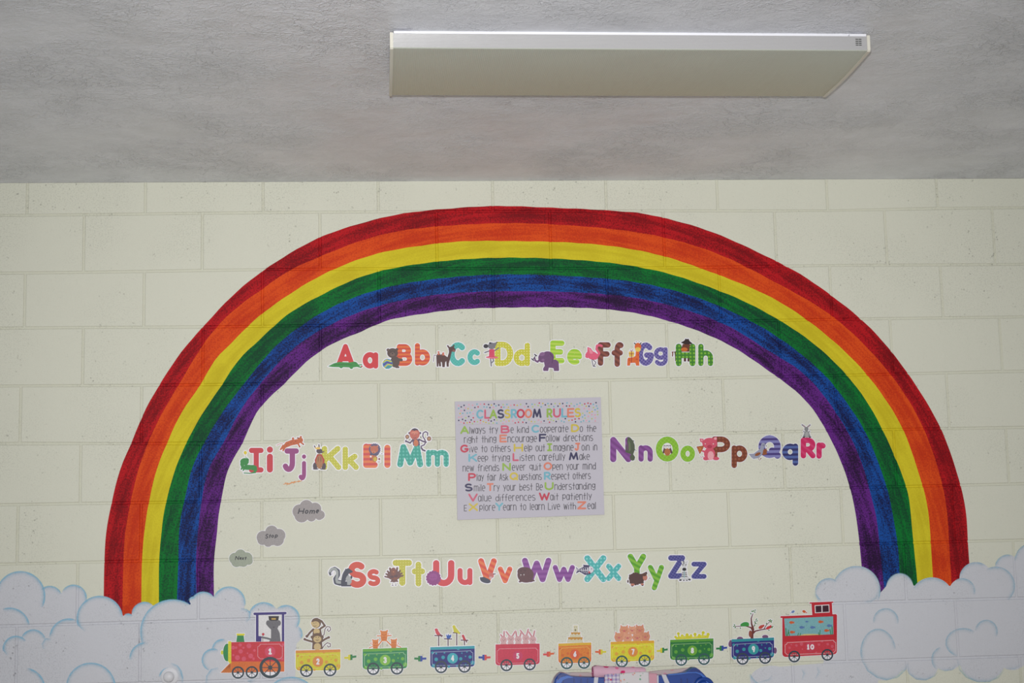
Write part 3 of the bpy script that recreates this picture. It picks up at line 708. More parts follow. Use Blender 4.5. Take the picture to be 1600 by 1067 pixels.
# ---------------------------------------------------------- alphabet stickers
M_LET = {
 'A': pattern('red_print', 'solid', (206, 52, 62), (216, 70, 76)), 'B': pattern('orange_red_stripe_print', 'stripe', (226, 112, 52), (206, 72, 52), 0.0135, 0.5, 90),
 'C': pattern('teal_lattice_print', 'lattice', (70, 176, 166), (124, 206, 196), 0.016, 0.12, 45, 0.24, 0.5), 'D': pattern('lime_dot_print', 'dots', (200, 196, 50), (232, 232, 150), 0.0135, 0.12, 45, 0.66),
 'E': pattern('lime_stripe_print', 'stripe', (152, 200, 40), (186, 214, 80), 0.0135, 0.5, 86), 'F': pattern('brown_stripe_print', 'stripe', (108, 54, 46), (140, 76, 62), 0.016, 0.4, 55),
 'G': pattern('violet_lattice_print', 'lattice', (84, 74, 146), (156, 146, 200), 0.018, 0.12, 50, 0.24, 0.8), 'H': pattern('green_dot_print', 'dots', (62, 130, 38), (124, 182, 52), 0.0185, 0.10, 45, 0.32),
 'I': pattern('plain_red_print', 'solid', (196, 54, 66), (208, 66, 76)), 'J': pattern('plum_print', 'solid', (146, 62, 122), (158, 74, 134)),
 'K': pattern('olive_dot_print', 'dots', (192, 190, 62), (222, 218, 120), 0.013, 0.12, 45, 0.66), 'L': pattern('red_orange_bar_print', 'stripe', (206, 72, 72), (226, 122, 70), 0.0175, 0.4, 90),
 'M': pattern('teal_dot_print', 'dots', (48, 158, 142), (96, 186, 172), 0.0175, 0.12, 45, 0.36), 'N': pattern('purple_streak_print', 'stripe', (116, 54, 128), (136, 74, 150), 0.018, 0.7, 50),
 'O': pattern('green_lattice_print', 'lattice', (128, 182, 34), (160, 206, 74), 0.021, 0.12, 50, 0.2, 0.7), 'P': pattern('brown_dot_print', 'dots', (118, 54, 30), (148, 80, 54), 0.018, 0.12, 45, 0.32),
 'Q': pattern('blue_violet_bar_print', 'stripe', (128, 126, 182), (70, 54, 120), 0.0175, 0.4, 90, 0.15), 'q': pattern('navy_bar_print', 'stripe', (80, 100, 162), (44, 44, 100), 0.0175, 0.4, 90, 0.0),
 'R': pattern('magenta_streak_print', 'stripe', (200, 32, 92), (214, 74, 124), 0.020, 0.6, 50, 0.4, 0.6), 'S': pattern('rust_red_print', 'solid', (206, 76, 62), (216, 92, 76)),
 'T': pattern('mustard_dot_print', 'dots', (190, 186, 62), (216, 212, 116), 0.013, 0.12, 45, 0.66), 'U': pattern('rose_red_print', 'solid', (208, 66, 74), (216, 80, 88)),
 'V': pattern('coral_streak_print', 'stripe', (214, 76, 60), (228, 118, 72), 0.018, 0.5, 60), 'W': pattern('purple_bar_print', 'stripe', (126, 62, 142), (144, 84, 158), 0.0175, 0.5, 90),
 'X': pattern('turquoise_dot_print', 'dots', (74, 176, 174), (130, 206, 204), 0.0175, 0.12, 45, 0.40), 'Y': pattern('green_streak_print', 'stripe', (86, 158, 34), (130, 186, 56), 0.0165, 0.4, 60),
 'Z': pattern('indigo_lattice_print', 'lattice', (62, 62, 132), (128, 126, 184), 0.017, 0.12, 55, 0.22, 0.7)}
T1 = (500, 510, 5); T2 = (810, 510, 5); T3 = (360, 650, 8.889); T4 = (530, 650, 8.889); T5 = (940, 650, 8.889); T6 = (1120, 650, 8.889)
T7 = (500, 860, 5); T8 = (800, 855, 5)
# letter, ink box (px), stroke width; what the capital carries
UPB = {'A': (525.4, 537.4, 554.2, 573.6, 7.7), 'B': (620, 537.6, 644.2, 571.8, 8.4), 'C': (701.4, 534.6, 728, 572, 9), 'D': (773, 533.8, 802, 572, 9.2), 'E': (859.6, 531.8, 882, 567.8, 8.6),
 'F': (934, 534.6, 954.2, 571.4, 8.6), 'G': (996, 535, 1021.4, 571.4, 8.6), 'H': (1055.8, 537, 1086.6, 572, 9.2), 'I': (389, 699.6, 411.8, 738.2, 8.2), 'J': (441, 700.4, 467, 737.4, 8.4),
 'K': (502.6, 696.6, 533.2, 734.2, 8.8), 'L': (567.4, 693, 590.2, 731, 9.4), 'M': (620.6, 693.8, 661.2, 730, 9.4), 'N': (953.4, 682.6, 986.6, 722, 9.6), 'O': (1024.6, 681.8, 1060.6, 721.2, 11),
 'P': (1112, 681.8, 1141, 718.2, 9), 'Q': (1185, 680, 1220, 716.6, 10.4), 'R': (1251, 683.6, 1274.4, 716.2, 8.6), 'S': (543.4, 877.4, 572.6, 918.4, 10), 'T': (613.4, 874.4, 643.8, 915.2, 9.8),
 'U': (676.6, 875, 710, 916, 10), 'V': (747, 872, 776.2, 911, 9.2), 'W': (815.6, 871.4, 861.6, 909.6, 9.2), 'X': (913, 867.4, 947.4, 909.4, 9.4), 'Y': (980.6, 865, 1009.6, 909, 9), 'Z': (1044, 867.4, 1070.4, 904.2, 8.6)}
LOB = {'a': (566.6, 550, 591, 575.8, 8), 'b': (648.2, 536, 672, 571, 8), 'c': (730.4, 545.6, 751, 570.4, 8), 'd': (802.6, 535.4, 828.2, 572, 8.4), 'e': (886, 545, 909.4, 569.8, 7.6),
 'f': (955.6, 534.4, 974.2, 573, 8.4), 'g': (1021.8, 542.4, 1043.2, 571.8, 6.6), 'h': (1091, 537.2, 1114.2, 571.8, 8.2), 'i': (416.8, 697.6, 426.6, 738.2, 9.4), 'j': (466, 710, 478.2, 750.4, 6.4),
 'k': (535.2, 697.6, 560.6, 734.2, 8.6), 'l': (600.3, 694.8, 610.2, 731, 9.6), 'm': (665.6, 702.8, 701.2, 729.2, 8.2), 'n': (997.6, 695.6, 1020, 721.2, 8.2), 'o': (1063, 696, 1086, 721.6, 8.2),
 'p': (1143, 695.8, 1167.8, 731.2, 8.4), 'q': (1222, 693, 1247.2, 727.6, 8.8), 'r': (1275.6, 691.2, 1290.8, 716.6, 8.4), 's': (573.4, 889, 594.2, 915.8, 7.2), 't': (643.4, 877.4, 664.2, 916.2, 9.2),
 'u': (714.8, 887.4, 738.2, 914, 8), 'v': (777.8, 885, 800.6, 911.2, 8), 'w': (863.6, 882.6, 898.2, 909.2, 7.8), 'x': (947, 880.6, 970.6, 907.6, 8), 'y': (1012.2, 882.4, 1037.6, 922.2, 8), 'z': (1080.4, 877.6, 1104, 904.2, 7.4)}
def star(cx, cy, r0, r1, n, a0=0):
    return [(cx + (r0 if i % 2 else r1) * math.cos(D2(a0 + 180 * i / n)), cy + (r0 if i % 2 else r1) * math.sin(D2(a0 + 180 * i / n))) for i in range(2 * n)]
e = lambda *a: ('e', *a)
def ln(r, *pts): return ('s', list(pts), r)
def pg(*pts): return ('p', list(pts), 0)
W_, K_ = (232, 230, 232), (36, 34, 40)
GATOR = [((58, 148, 72), [pg((62, 312), (108, 288), (150, 277), (230, 281), (268, 274), (286, 280), (300, 297), (328, 294), (330, 302), (302, 305), (326, 318), (322, 325), (290, 316), (260, 320), (252, 332), (240, 332), (228, 320), (180, 318), (170, 327), (160, 326), (150, 318), (100, 317))]),
 ((38, 112, 52), [ln(2.5, (110, 300), (180, 296), (250, 300)), e(276, 284, 5)]), ((200, 60, 66), [e(326, 312, 7, 6)])]
BEAR = [((92, 74, 70), [e(567, 208, 42, 38), e(532, 184, 12), e(600, 180, 11), e(586, 276, 36, 44), ln(11, (598, 256), (636, 262)), pg((572, 300), (606, 300), (620, 318), (620, 325), (592, 325))]), ((120, 96, 88), [e(566, 218, 20, 15), e(533, 184, 6)]),
 ((36, 30, 34), [e(566, 212, 6, 4), e(552, 200, 3), e(580, 200, 3)]), ((66, 146, 196), [e(528, 292, 39)]), ((214, 206, 72), [ln(5, (494, 280), (520, 262), (556, 274)), ln(5, (505, 318), (530, 296), (562, 302))]), ((96, 60, 150), [ln(5, (498, 300), (524, 280), (560, 290))]), ((76, 170, 120), [ln(4, (520, 328), (540, 312), (558, 316))])]
CAMEL = [((88, 56, 54), [pg((908, 232), (916, 215), (930, 205), (945, 222), (962, 206), (978, 228), (996, 240), (1008, 200), (1004, 172), (1012, 160), (1040, 154), (1058, 176), (1060, 192), (1050, 200), (1030, 196), (1024, 222), (1014, 262), (1006, 290), (1006, 314), (990, 314), (986, 270), (978, 280), (974, 318), (956, 318), (952, 280), (944, 276), (946, 312), (930, 312), (928, 276), (924, 314), (912, 314)), ln(6, (1010, 168), (998, 152)), ln(6, (1040, 160), (1046, 148)), ln(2, (908, 226), (892, 224), (886, 274))]),
 ((216, 120, 96), [pg((916, 222), (926, 202), (940, 222)), pg((952, 226), (963, 204), (976, 226)), e(926, 200, 9, 7), e(963, 208, 9, 6)]), ((140, 92, 84), [e(1046, 190, 12, 8)])]
MOUSE = [((126, 124, 132), [e(1342, 152, 30, 26), pg((1352, 130), (1384, 122), (1376, 146), (1362, 168)), ln(5, (1326, 190), (1288, 204)), ln(5, (1362, 190), (1396, 168)), ln(5, (1332, 244), (1338, 308)), ln(5, (1350, 244), (1356, 270), (1340, 284))]), ((56, 52, 60), [e(1296, 154, 19, 16), e(1330, 130, 10, 7), e(1382, 124, 5)]),
 ((222, 70, 104), [pg((1322, 178), (1362, 178), (1364, 234), (1392, 238), (1388, 248), (1340, 252), (1298, 246), (1296, 238), (1320, 232))]), ((246, 160, 176), [ln(2, (1300, 244), (1388, 244))])]
ELEPH = [((112, 72, 118), [pg((262, 262), (292, 258), (314, 276), (318, 340), (314, 348), (278, 348), (274, 326), (238, 322), (232, 348), (196, 348), (192, 330), (206, 308), (200, 280)), e(228, 240, 50, 46), e(185, 246, 30, 36), ('s', [(164, 262), (150, 276), (132, 266), (126, 244)], 8, 6)]), ((138, 96, 142), [e(186, 216, 22, 15, -15), e(192, 262, 12, 10)]), ((90, 54, 98), [ln(3, (246, 210), (272, 246), (262, 286))]),
 ((50, 44, 58), [ln(3, (112, 262), (138, 224)), ln(4, (104, 252), (120, 266)), ln(4, (126, 218), (144, 230))])]
FLAM = [((232, 96, 128), [e(576, 226, 50, 32, 20), ln(9, (616, 234), (632, 210), (610, 178), (614, 150), (636, 146), (650, 152)), pg((540, 160), (566, 170), (590, 206), (560, 220), (538, 196)), pg((524, 212), (560, 212), (540, 250), (522, 240))]), ((244, 146, 164), [pg((546, 168), (566, 178), (584, 210), (560, 214))]), ((60, 50, 60), [ln(2.5, (580, 258), (606, 280), (590, 310), (602, 314)), ln(2.5, (574, 260), (586, 312))])]
GIRAF = [((228, 108, 46), [e(934, 158, 26, 30), pg((918, 190), (944, 188), (944, 300), (946, 306), (920, 306), (914, 284), (876, 284), (872, 306), (850, 306), (852, 256), (858, 244), (900, 240), (914, 230))]), ((204, 76, 34), [e(926, 256, 7), e(868, 262, 6), e(936, 222, 6)]), ((238, 202, 92), [e(934, 180, 22, 18), pg((862, 196), (904, 196), (902, 238), (864, 238))]), ((70, 66, 40), [ln(4, (906, 130), (914, 138)), ln(4, (958, 128), (952, 138)), e(922, 118, 3), e(944, 118, 3)]), ((160, 50, 40), [ln(2.5, (884, 196), (884, 284)), ln(2, (862, 214), (904, 214)), ln(2, (874, 184), (884, 194), (894, 182))])]
TH = (1020, 525, 16)
HORSEB = [((128, 66, 40), [ln(14, (486, 400), (500, 440), (492, 500)), ln(10, (500, 400), (540, 400))]), ((82, 40, 34), [pg((540, 392), (580, 380), (580, 626), (558, 626), (556, 520)), pg((776, 540), (832, 540), (832, 636), (776, 636)), pg((868, 540), (916, 540), (916, 636), (868, 636))])]
HORSE = [((110, 56, 36), [pg((752, 200), (900, 200), (960, 225), (920, 260), (915, 392), (720, 392), (712, 300))]), ((212, 112, 46), [e(788, 336, 82, 50)]), ((60, 34, 30), [e(760, 330, 6), e(800, 326, 6)]), ((48, 28, 28), [pg((700, 160), (780, 120), (826, 60), (850, 80), (890, 64), (925, 130), (992, 184), (960, 200), (870, 210), (770, 196))])]
IGUA = [((52, 140, 66), [e(196, 634, 60, 50), e(232, 610, 26, 26), pg((150, 620), (190, 690), (230, 676), (330, 680), (366, 700), (372, 760), (330, 790), (270, 770), (300, 744), (240, 748), (196, 744), (180, 764), (168, 762), (176, 730), (158, 746), (138, 744), (152, 712), (134, 670)), ln(7, (350, 785), (270, 795), (190, 790))]), ((226, 204, 60), [e(207, 508, 23, 25), ln(3, (210, 530), (214, 560))]), ((66, 160, 80), [ln(3, (212, 590), (206, 560)), ln(3, (224, 588), (228, 566))]), ((196, 54, 66), [e(300, 764, 26, 13)]), ((30, 60, 36), [e(238, 606, 5)])]
LEOP = [((202, 102, 58), [e(968, 336, 42, 38), e(870, 312, 17), e(978, 290, 15), pg((740, 400), (770, 360), (850, 330), (930, 320), (980, 370), (930, 392), (850, 408), (770, 440), (736, 492), (722, 490), (726, 452), (700, 476), (682, 466), (706, 430), (722, 398)), ln(11, (940, 385), (962, 424)), ln(11, (982, 368), (1014, 392)), ln(3.5, (730, 384), (690, 384), (644, 406))]), ((132, 66, 44), [e(800, 384, 6), e(840, 370, 7), e(880, 376, 6), e(780, 404, 6), e(860, 348, 5), e(906, 350, 7), e(962, 430, 10, 7), e(1012, 394, 8), e(938, 304, 18, 8)]), ((90, 44, 34), [e(990, 326, 5), e(978, 346, 4)])]
KANG = [((82, 68, 80), [e(1236, 486, 42, 34), pg((1240, 510), (1310, 482), (1300, 500), (1262, 518)), e(1178, 694, 32, 50), e(1296, 694, 32, 50), e(1184, 734, 40, 10), e(1284, 734, 40, 10), ln(8, (1166, 416), (1186, 444)), ln(8, (1230, 398), (1232, 430))]), ((184, 62, 50), [pg((1206, 530), (1268, 530), (1310, 610), (1300, 660), (1180, 660), (1170, 610))]), ((176, 122, 82), [e(1238, 640, 46, 92), e(1236, 530, 26, 8)]), ((236, 194, 90), [pg((1184, 462), (1176, 424), (1200, 444), (1214, 416), (1224, 440), (1244, 424), (1246, 462))]), ((140, 92, 70), [e(1220, 600, 7, 36), e(1256, 600, 7, 36)])]
TL = (560, 680, 17.78)
LION = [((98, 88, 122), [('p', star(452, 390, 178, 150, 20), 0), e(470, 480, 110, 90)]), ((196, 110, 86), [e(440, 390, 112, 100), e(340, 310, 24), e(528, 304, 24)]), ((216, 146, 110), [e(340, 312, 12), e(528, 306, 12), e(425, 470, 54, 34)]), ((180, 62, 44), [e(424, 474, 28, 16)]), ((90, 84, 110), [e(358, 520, 42, 40), e(470, 545, 70, 30)]),
 ((190, 116, 76), [e(450, 650, 80, 90)]), ((212, 186, 66), [e(464, 664, 48, 60)]), ((242, 240, 244), [e(344, 590, 24, 28)]), ((150, 80, 96), [e(350, 670, 30, 36), e(580, 660, 26, 34), ln(8, (540, 740), (600, 740))]), ((92, 78, 96), [e(652, 514, 22, 10), e(340, 670, 10, 10)])]
MONK = [((96, 78, 108), [e(976, 236, 16, 17), e(1124, 236, 16, 17), ln(11, (1020, 330), (986, 374), (922, 346)), ln(11, (1108, 322), (1160, 350), (1206, 362)), ('s', [(1136, 420), (1180, 400), (1202, 362), (1190, 330), (1160, 280), (1166, 236), (1200, 216), (1230, 234), (1226, 268)], 9, 8), pg((1014, 320), (1112, 320), (1124, 410), (1026, 410)), ln(12, (1140, 440), (1160, 470), (1190, 482))]),
 ((200, 106, 94), [e(1048, 250, 70, 78)]), ((222, 138, 120), [e(1048, 232, 48, 22)]), ((70, 60, 80), [pg((996, 200), (1020, 176), (1050, 168), (1084, 178), (1104, 200), (1060, 196), (1046, 208), (1030, 196)), e(1026, 244, 5), e(1066, 244, 5), ln(3, (1028, 300), (1050, 308), (1070, 298))]), ((206, 120, 84), [e(1066, 374, 34, 46)]), ((150, 110, 96), [e(946, 288, 29, 31), e(1248, 314, 31, 33)]), ((196, 150, 110), [e(946, 288, 14), e(1248, 314, 15)]), ((96, 78, 108), [ln(3, (936, 320), (922, 372))])]
NEWT = [((78, 88, 66), [pg((360, 290), (396, 296), (436, 340), (460, 400), (462, 470), (440, 530), (466, 570), (456, 610), (430, 622), (400, 606), (390, 570), (410, 530), (330, 500), (336, 440), (352, 380)), ln(3, (430, 350), (452, 344)), ln(3, (458, 460), (484, 486)), ln(3, (440, 340), (452, 352))]), ((104, 118, 88), [pg((372, 330), (400, 380), (404, 470), (380, 500), (376, 420))]), ((112, 62, 110), [pg((356, 360), (372, 400), (366, 480), (350, 470))])]
OWLB = [((236, 236, 236), [e(912, 460, 74, 88)])]
OWL = [((92, 62, 62), [pg((864, 400), (884, 410), (940, 408), (960, 400), (966, 450), (986, 510), (968, 526), (950, 500), (880, 500), (862, 524), (846, 508), (862, 450))]), ((182, 110, 62), [e(914, 500, 42, 52)]), ((236, 234, 234), [e(892, 432, 25, 22), e(934, 432, 25, 22)]), ((50, 40, 46), [e(892, 430, 5), e(934, 430, 5), ln(4, (886, 410), (940, 410))]), ((220, 150, 60), [e(913, 446, 6)])]
PIGL = [((214, 84, 108), [pg((1360, 312), (1420, 316), (1400, 372), (1372, 360)), pg((1548, 300), (1600, 284), (1604, 350), (1560, 330)), e(1502, 380, 104, 78), e(1500, 524, 78, 86), ln(14, (1406, 486), (1452, 500)), e(1590, 590, 44, 24), e(1450, 590, 40, 26)]), ((240, 172, 180), [pg((1374, 324), (1406, 328), (1394, 360)), e(1580, 312, 20, 18), e(1516, 550, 44, 62)]), ((182, 54, 80), [e(1500, 424, 34, 24), ln(4, (1430, 390), (1450, 392)), ln(4, (1544, 386), (1566, 384))]), ((240, 214, 214), [e(1440, 386, 10, 7), e(1552, 386, 10, 7)]),
 ((170, 82, 40), [pg((1316, 424), (1420, 408), (1416, 440), (1364, 532))]), ((204, 130, 50), [pg((1332, 436), (1402, 426), (1366, 512))]), ((150, 40, 40), [e(1350, 446, 8), e(1384, 440, 8), e(1366, 474, 8)]), ((200, 70, 90), [ln(3, (1368, 560), (1390, 574), (1410, 560), (1416, 576))])]
TQ = (1160, 675, 16)
QUAIL = [((158, 160, 180), [pg((160, 546), (280, 540), (400, 450), (450, 400), (470, 300), (500, 262), (560, 280), (580, 330), (540, 380), (530, 480), (480, 590), (400, 650), (280, 672), (220, 630))]), ((150, 84, 46), [e(384, 552, 78, 36, -25), pg((500, 580), (520, 450), (560, 420), (580, 440), (600, 380), (608, 440), (624, 460), (604, 510), (620, 550), (560, 570))]), ((120, 122, 146), [ln(7, (500, 330), (540, 320), (540, 350))]), ((40, 36, 36), [pg((580, 330), (628, 352), (596, 362))]), ((160, 130, 60), [ln(7, (400, 650), (410, 690), (440, 700)), ln(7, (430, 640), (450, 660), (480, 650)), ln(7, (440, 700), (470, 660))])]
RABB = [((140, 140, 142), [e(1244, 182, 29, 30), ln(10, (1234, 160), (1204, 134), (1186, 122)), ln(10, (1254, 158), (1276, 140), (1294, 124)), e(1250, 252, 38, 46), ln(7, (1222, 222), (1204, 212)), ln(7, (1274, 222), (1292, 212)), e(1212, 272, 12, 18), e(1288, 272, 12, 18)]), ((172, 172, 172), [e(1250, 254, 26, 36)]), ((56, 56, 62), [e(1208, 292, 20, 9), e(1294, 292, 20, 9)]), ((190, 150, 150), [ln(4, (1224, 152), (1200, 130)), ln(4, (1262, 152), (1284, 132))])]
TS = (510, 870, 16)
SKUNKT = [((72, 76, 92), [('s', [(98, 440), (86, 390), (130, 310), (210, 290), (290, 350), (290, 450), (230, 550), (250, 630), (340, 650)], 26, 70)]), ((166, 170, 170), [('s', [(86, 362), (130, 300), (220, 300), (270, 370), (270, 470), (250, 560), (270, 630), (350, 640)], 30, 34)]), ((232, 228, 238), [e(146, 410, 30, 44)])]
SKUNK = [((64, 66, 84), [pg((370, 738), (364, 640), (376, 540), (400, 440), (440, 360), (470, 320), (466, 292), (500, 300), (548, 280), (620, 330), (670, 370), (620, 400), (560, 420), (500, 520), (520, 600), (560, 700), (620, 700), (620, 738)), e(624, 510, 26, 44)]), ((170, 172, 174), [pg((550, 440), (500, 500), (480, 560), (520, 640), (520, 700), (580, 700), (630, 640), (630, 580), (590, 490))]), ((236, 232, 240), [pg((552, 410), (600, 450), (590, 490)), e(490, 604, 18, 12)])]
TT = (600, 870, 16)
TURK = [((118, 82, 80), [e(250, 460, 172, 120), ln(26, (150, 290), (180, 400)), ln(24, (90, 360), (170, 440)), ln(22, (54, 426), (160, 480)), ln(20, (26, 492), (140, 520)), ln(26, (330, 280), (310, 400)), ln(24, (400, 350), (330, 440)), ln(22, (444, 410), (340, 470)), ln(22, (470, 470), (340, 500)), pg((150, 636), (190, 560), (330, 560), (362, 630), (300, 624), (250, 640), (200, 626))]), ((136, 84, 72), [e(236, 360, 66, 96), e(260, 500, 100, 70)]), ((98, 68, 76), [e(200, 500, 50, 34), e(300, 480, 50, 34)]), ((224, 150, 96), [pg((218, 362), (258, 366), (238, 392))]), ((70, 54, 60), [ln(5, (214, 650), (214, 712)), ln(5, (190, 716), (240, 712)), ln(5, (294, 650), (294, 706)), ln(5, (272, 712), (318, 706))])]
URCH = [((146, 62, 134), [('p', star(1236, 530, 172, 196, 15), 0)]), ((158, 74, 146), [e(1226, 500, 110, 90)]), ((124, 48, 112), [ln(4, (1150, 510), (1210, 530), (1250, 510), (1300, 514))])]
VULT = [((70, 74, 92), [e(1292, 234, 42, 20, 15), pg((1248, 210), (1280, 206), (1330, 230), (1310, 254), (1262, 244), (1270, 232), (1252, 228)), ]), ((206, 116, 112), [e(1338, 196, 20, 22)]), ((214, 170, 170), [e(1334, 212, 14, 9)]), ((110, 80, 86), [pg((1352, 178), (1382, 182), (1356, 190))])]
WALR = [((100, 66, 72), [e(106, 216, 64, 60), e(90, 190, 48, 36), pg((50, 268), (70, 250), (170, 252), (182, 264), (120, 276), (84, 268), (60, 276))]), ((76, 50, 58), [e(70, 184, 5), e(102, 182, 5), ln(3, (66, 206), (98, 204))]), ((236, 230, 230), [pg((66, 210), (72, 210), (70, 230)), pg((90, 208), (96, 208), (94, 228))])]
XFISH = [((62, 54, 96), [pg((498, 152), (520, 172), (560, 150), (554, 136), (600, 140), (634, 160), (642, 184), (610, 212), (570, 216), (526, 190), (500, 206), (508, 180))]), ((222, 220, 228), [e(614, 174, 24, 26), pg((505, 160), (518, 176), (508, 196), (512, 180)), ln(2.4, (520, 178), (600, 180)), ln(2.2, (540, 164), (548, 194)), ln(2.2, (554, 160), (564, 200)), ln(2.2, (570, 156), (580, 204)), ln(2.2, (586, 156), (594, 204))]), ((62, 54, 96), [e(622, 168, 4), ln(2, (598, 150), (596, 200))]), ((206, 60, 70), [e(604, 194, 8, 6)])]
YAK = [((86, 56, 54), [('p', star(966, 246, 47, 53, 16), 0), e(946, 240, 34, 30), e(1000, 244, 36, 32), pg((914, 214), (1020, 206), (1030, 280), (1000, 286), (918, 284)), e(906, 266, 6, 12), ln(5, (1020, 210), (1050, 196), (1052, 206))]), ((196, 126, 108), [e(1040, 236, 18, 24), e(942, 292, 16, 10), e(1018, 290, 12, 9)]), ((96, 62, 50), [e(1032, 214, 20, 12)]), ((50, 40, 50), [e(1077, 241, 4), e(940, 302, 8, 4), e(1020, 298, 7, 4)])]
ZEBR = [((214, 214, 216), [e(1346, 136, 20, 28), pg((1332, 160), (1362, 160), (1372, 250), (1384, 256), (1340, 262), (1322, 250)), ln(6, (1330, 120), (1328, 112)), ln(6, (1364, 120), (1368, 112)), ln(9, (1322, 240), (1312, 256)), ln(9, (1374, 236), (1390, 254))]), ((40, 38, 44), [e(1346, 172, 16, 12), ln(3, (1342, 108), (1342, 130)), ln(2.5, (1330, 134), (1338, 140)), ln(2.5, (1362, 134), (1354, 140)), ln(2.5, (1330, 200), (1364, 200)), ln(2.5, (1328, 214), (1366, 214)), ln(2.5, (1326, 228), (1368, 228)), e(1316, 256, 10, 6), e(1386, 252, 10, 6), e(1342, 258, 5), e(1366, 258, 5)]), ((150, 196, 200), [ln(2.5, (1346, 186), (1346, 240))])]
for i_ in [3, 4, 5, 6]: BEAR[i_] = (*BEAR[i_], 'ball')
for i_ in [1]: CAMEL[i_] = (*CAMEL[i_], 'saddle')
for i_ in [2, 3]: MOUSE[i_] = (*MOUSE[i_], 'dress')
for i_ in [3]: ELEPH[i_] = (*ELEPH[i_], 'dumbbell')
for i_ in [3]: HORSE[i_] = (*HORSE[i_], 'hat')
for i_ in [1]: IGUA[i_] = (*IGUA[i_], 'ball')
for i_ in [3]: KANG[i_] = (*KANG[i_], 'crown')
for i_ in [1]: KANG[i_] = (*KANG[i_], 'coat')
for i_ in [5, 6]: MONK[i_] = (*MONK[i_], 'maraca')
for i_ in [0]: OWL[i_] = (*OWL[i_], 'wings')
for i_ in [4, 5, 6]: PIGL[i_] = (*PIGL[i_], 'pizza_slice')
for i_ in [1]: VULT[i_] = (*VULT[i_], 'head')
for i_ in [2]: WALR[i_] = (*WALR[i_], 'tusk')
for i_ in [1]: XFISH[i_] = (*XFISH[i_], 'bones')
for i_ in [1]: SKUNK[i_] = (*SKUNK[i_], 'belly')
for i_ in [1]: YAK[i_] = (*YAK[i_], 'face')
for i_ in [1]: ZEBR[i_] = (*ZEBR[i_], 'stripes')
CAPS = {'A': (T1, GATOR, 'alligator', 'red capital letter sticker with a green alligator lying across its foot'), 'B': (T1, BEAR, 'bear', 'orange striped capital letter sticker with a brown bear holding a striped ball'),
 'C': (T1, CAMEL, 'camel', 'teal capital letter sticker with a brown two-humped camel at its left'), 'D': (T1, MOUSE, 'mouse', 'dotted yellow-green capital letter sticker with a grey ballet mouse in a pink dress'),
 'E': (T2, ELEPH, 'elephant', 'lime capital letter sticker with a purple elephant lifting a dumbbell'), 'F': (T2, FLAM, 'flamingo', 'dark brown capital letter sticker with a pink flamingo'),
 'G': (T2, GIRAF, 'giraffe', 'violet checked capital letter sticker with an orange giraffe carrying a gift'), 'H': (TH, HORSE, 'horse', 'green dotted capital letter sticker with a horse in a dark hat'),
 'I': (T3, IGUA, 'iguana', 'red capital letter sticker with serifs and a green iguana at its foot'), 'J': (T3, LEOP, 'jaguar', 'plum capital letter sticker with an orange spotted cat leaping over it'),
 'K': (T3, KANG, 'kangaroo', 'yellow-green capital letter sticker with a kangaroo wearing a crown'), 'L': (TL, LION, 'lion', 'red and orange striped capital letter sticker with a purple-maned lion'),
 'M': (T4, MONK, 'monkey', 'large teal dotted capital letter sticker with a monkey shaking maracas on top'), 'N': (T5, NEWT, 'newt', 'purple capital letter sticker with a dark green newt climbing its right side'),
 'O': (T5, OWL, 'owl', 'round bright green capital letter sticker with a brown owl inside'), 'P': (T5, PIGL, 'pig', 'brown dotted capital letter sticker with a pink pig holding pizza'),
 'Q': (TQ, QUAIL, 'quail', 'blue and violet striped capital letter sticker with a grey bird'), 'R': (T6, RABB, 'rabbit', 'magenta capital letter sticker with a small grey rabbit standing on top'),
 'S': (TS, SKUNK, 'skunk', 'rust red capital letter sticker with a skunk and its curled tail'), 'T': (TT, TURK, 'turkey', 'mustard yellow capital letter sticker with a brown turkey'),
 'U': (TT, URCH, 'sea_urchin', 'rose red capital letter sticker with a purple spiky ball'), 'V': (T7, VULT, 'vulture', 'coral capital letter sticker with a dark vulture at its foot'),
 'W': (T8, WALR, 'walrus', 'purple capital letter sticker with a brown walrus'), 'X': (T8, XFISH, 'fish', 'turquoise dotted capital letter sticker with an x-ray fish'),
 'Y': (T8, YAK, 'yak', 'green striped capital letter sticker with a shaggy brown yak'), 'Z': (T8, ZEBR, 'zebra', 'indigo checked capital letter sticker with a striped zebra')}
LOWN = {'a': 'red', 'b': 'orange striped', 'c': 'teal', 'd': 'dotted yellow-green', 'e': 'lime', 'f': 'dark brown', 'g': 'violet checked', 'h': 'green dotted', 'i': 'red', 'j': 'plum', 'k': 'yellow-green', 'l': 'red-orange striped',
 'm': 'teal dotted', 'n': 'purple', 'o': 'green checked', 'p': 'brown dotted', 'q': 'navy striped', 'r': 'magenta', 's': 'rust red', 't': 'mustard yellow', 'u': 'rose red', 'v': 'coral', 'w': 'purple', 'x': 'turquoise dotted', 'y': 'green striped', 'z': 'indigo checked'}
ROWN = {**{c: 'top row under the arch' for c in 'abcdefgh'}, **{c: 'middle row left of the rules board' for c in 'ijklm'}, **{c: 'middle row right of the rules board' for c in 'nopqr'}, **{c: 'bottom row above the train' for c in 'stuvwxyz'}}
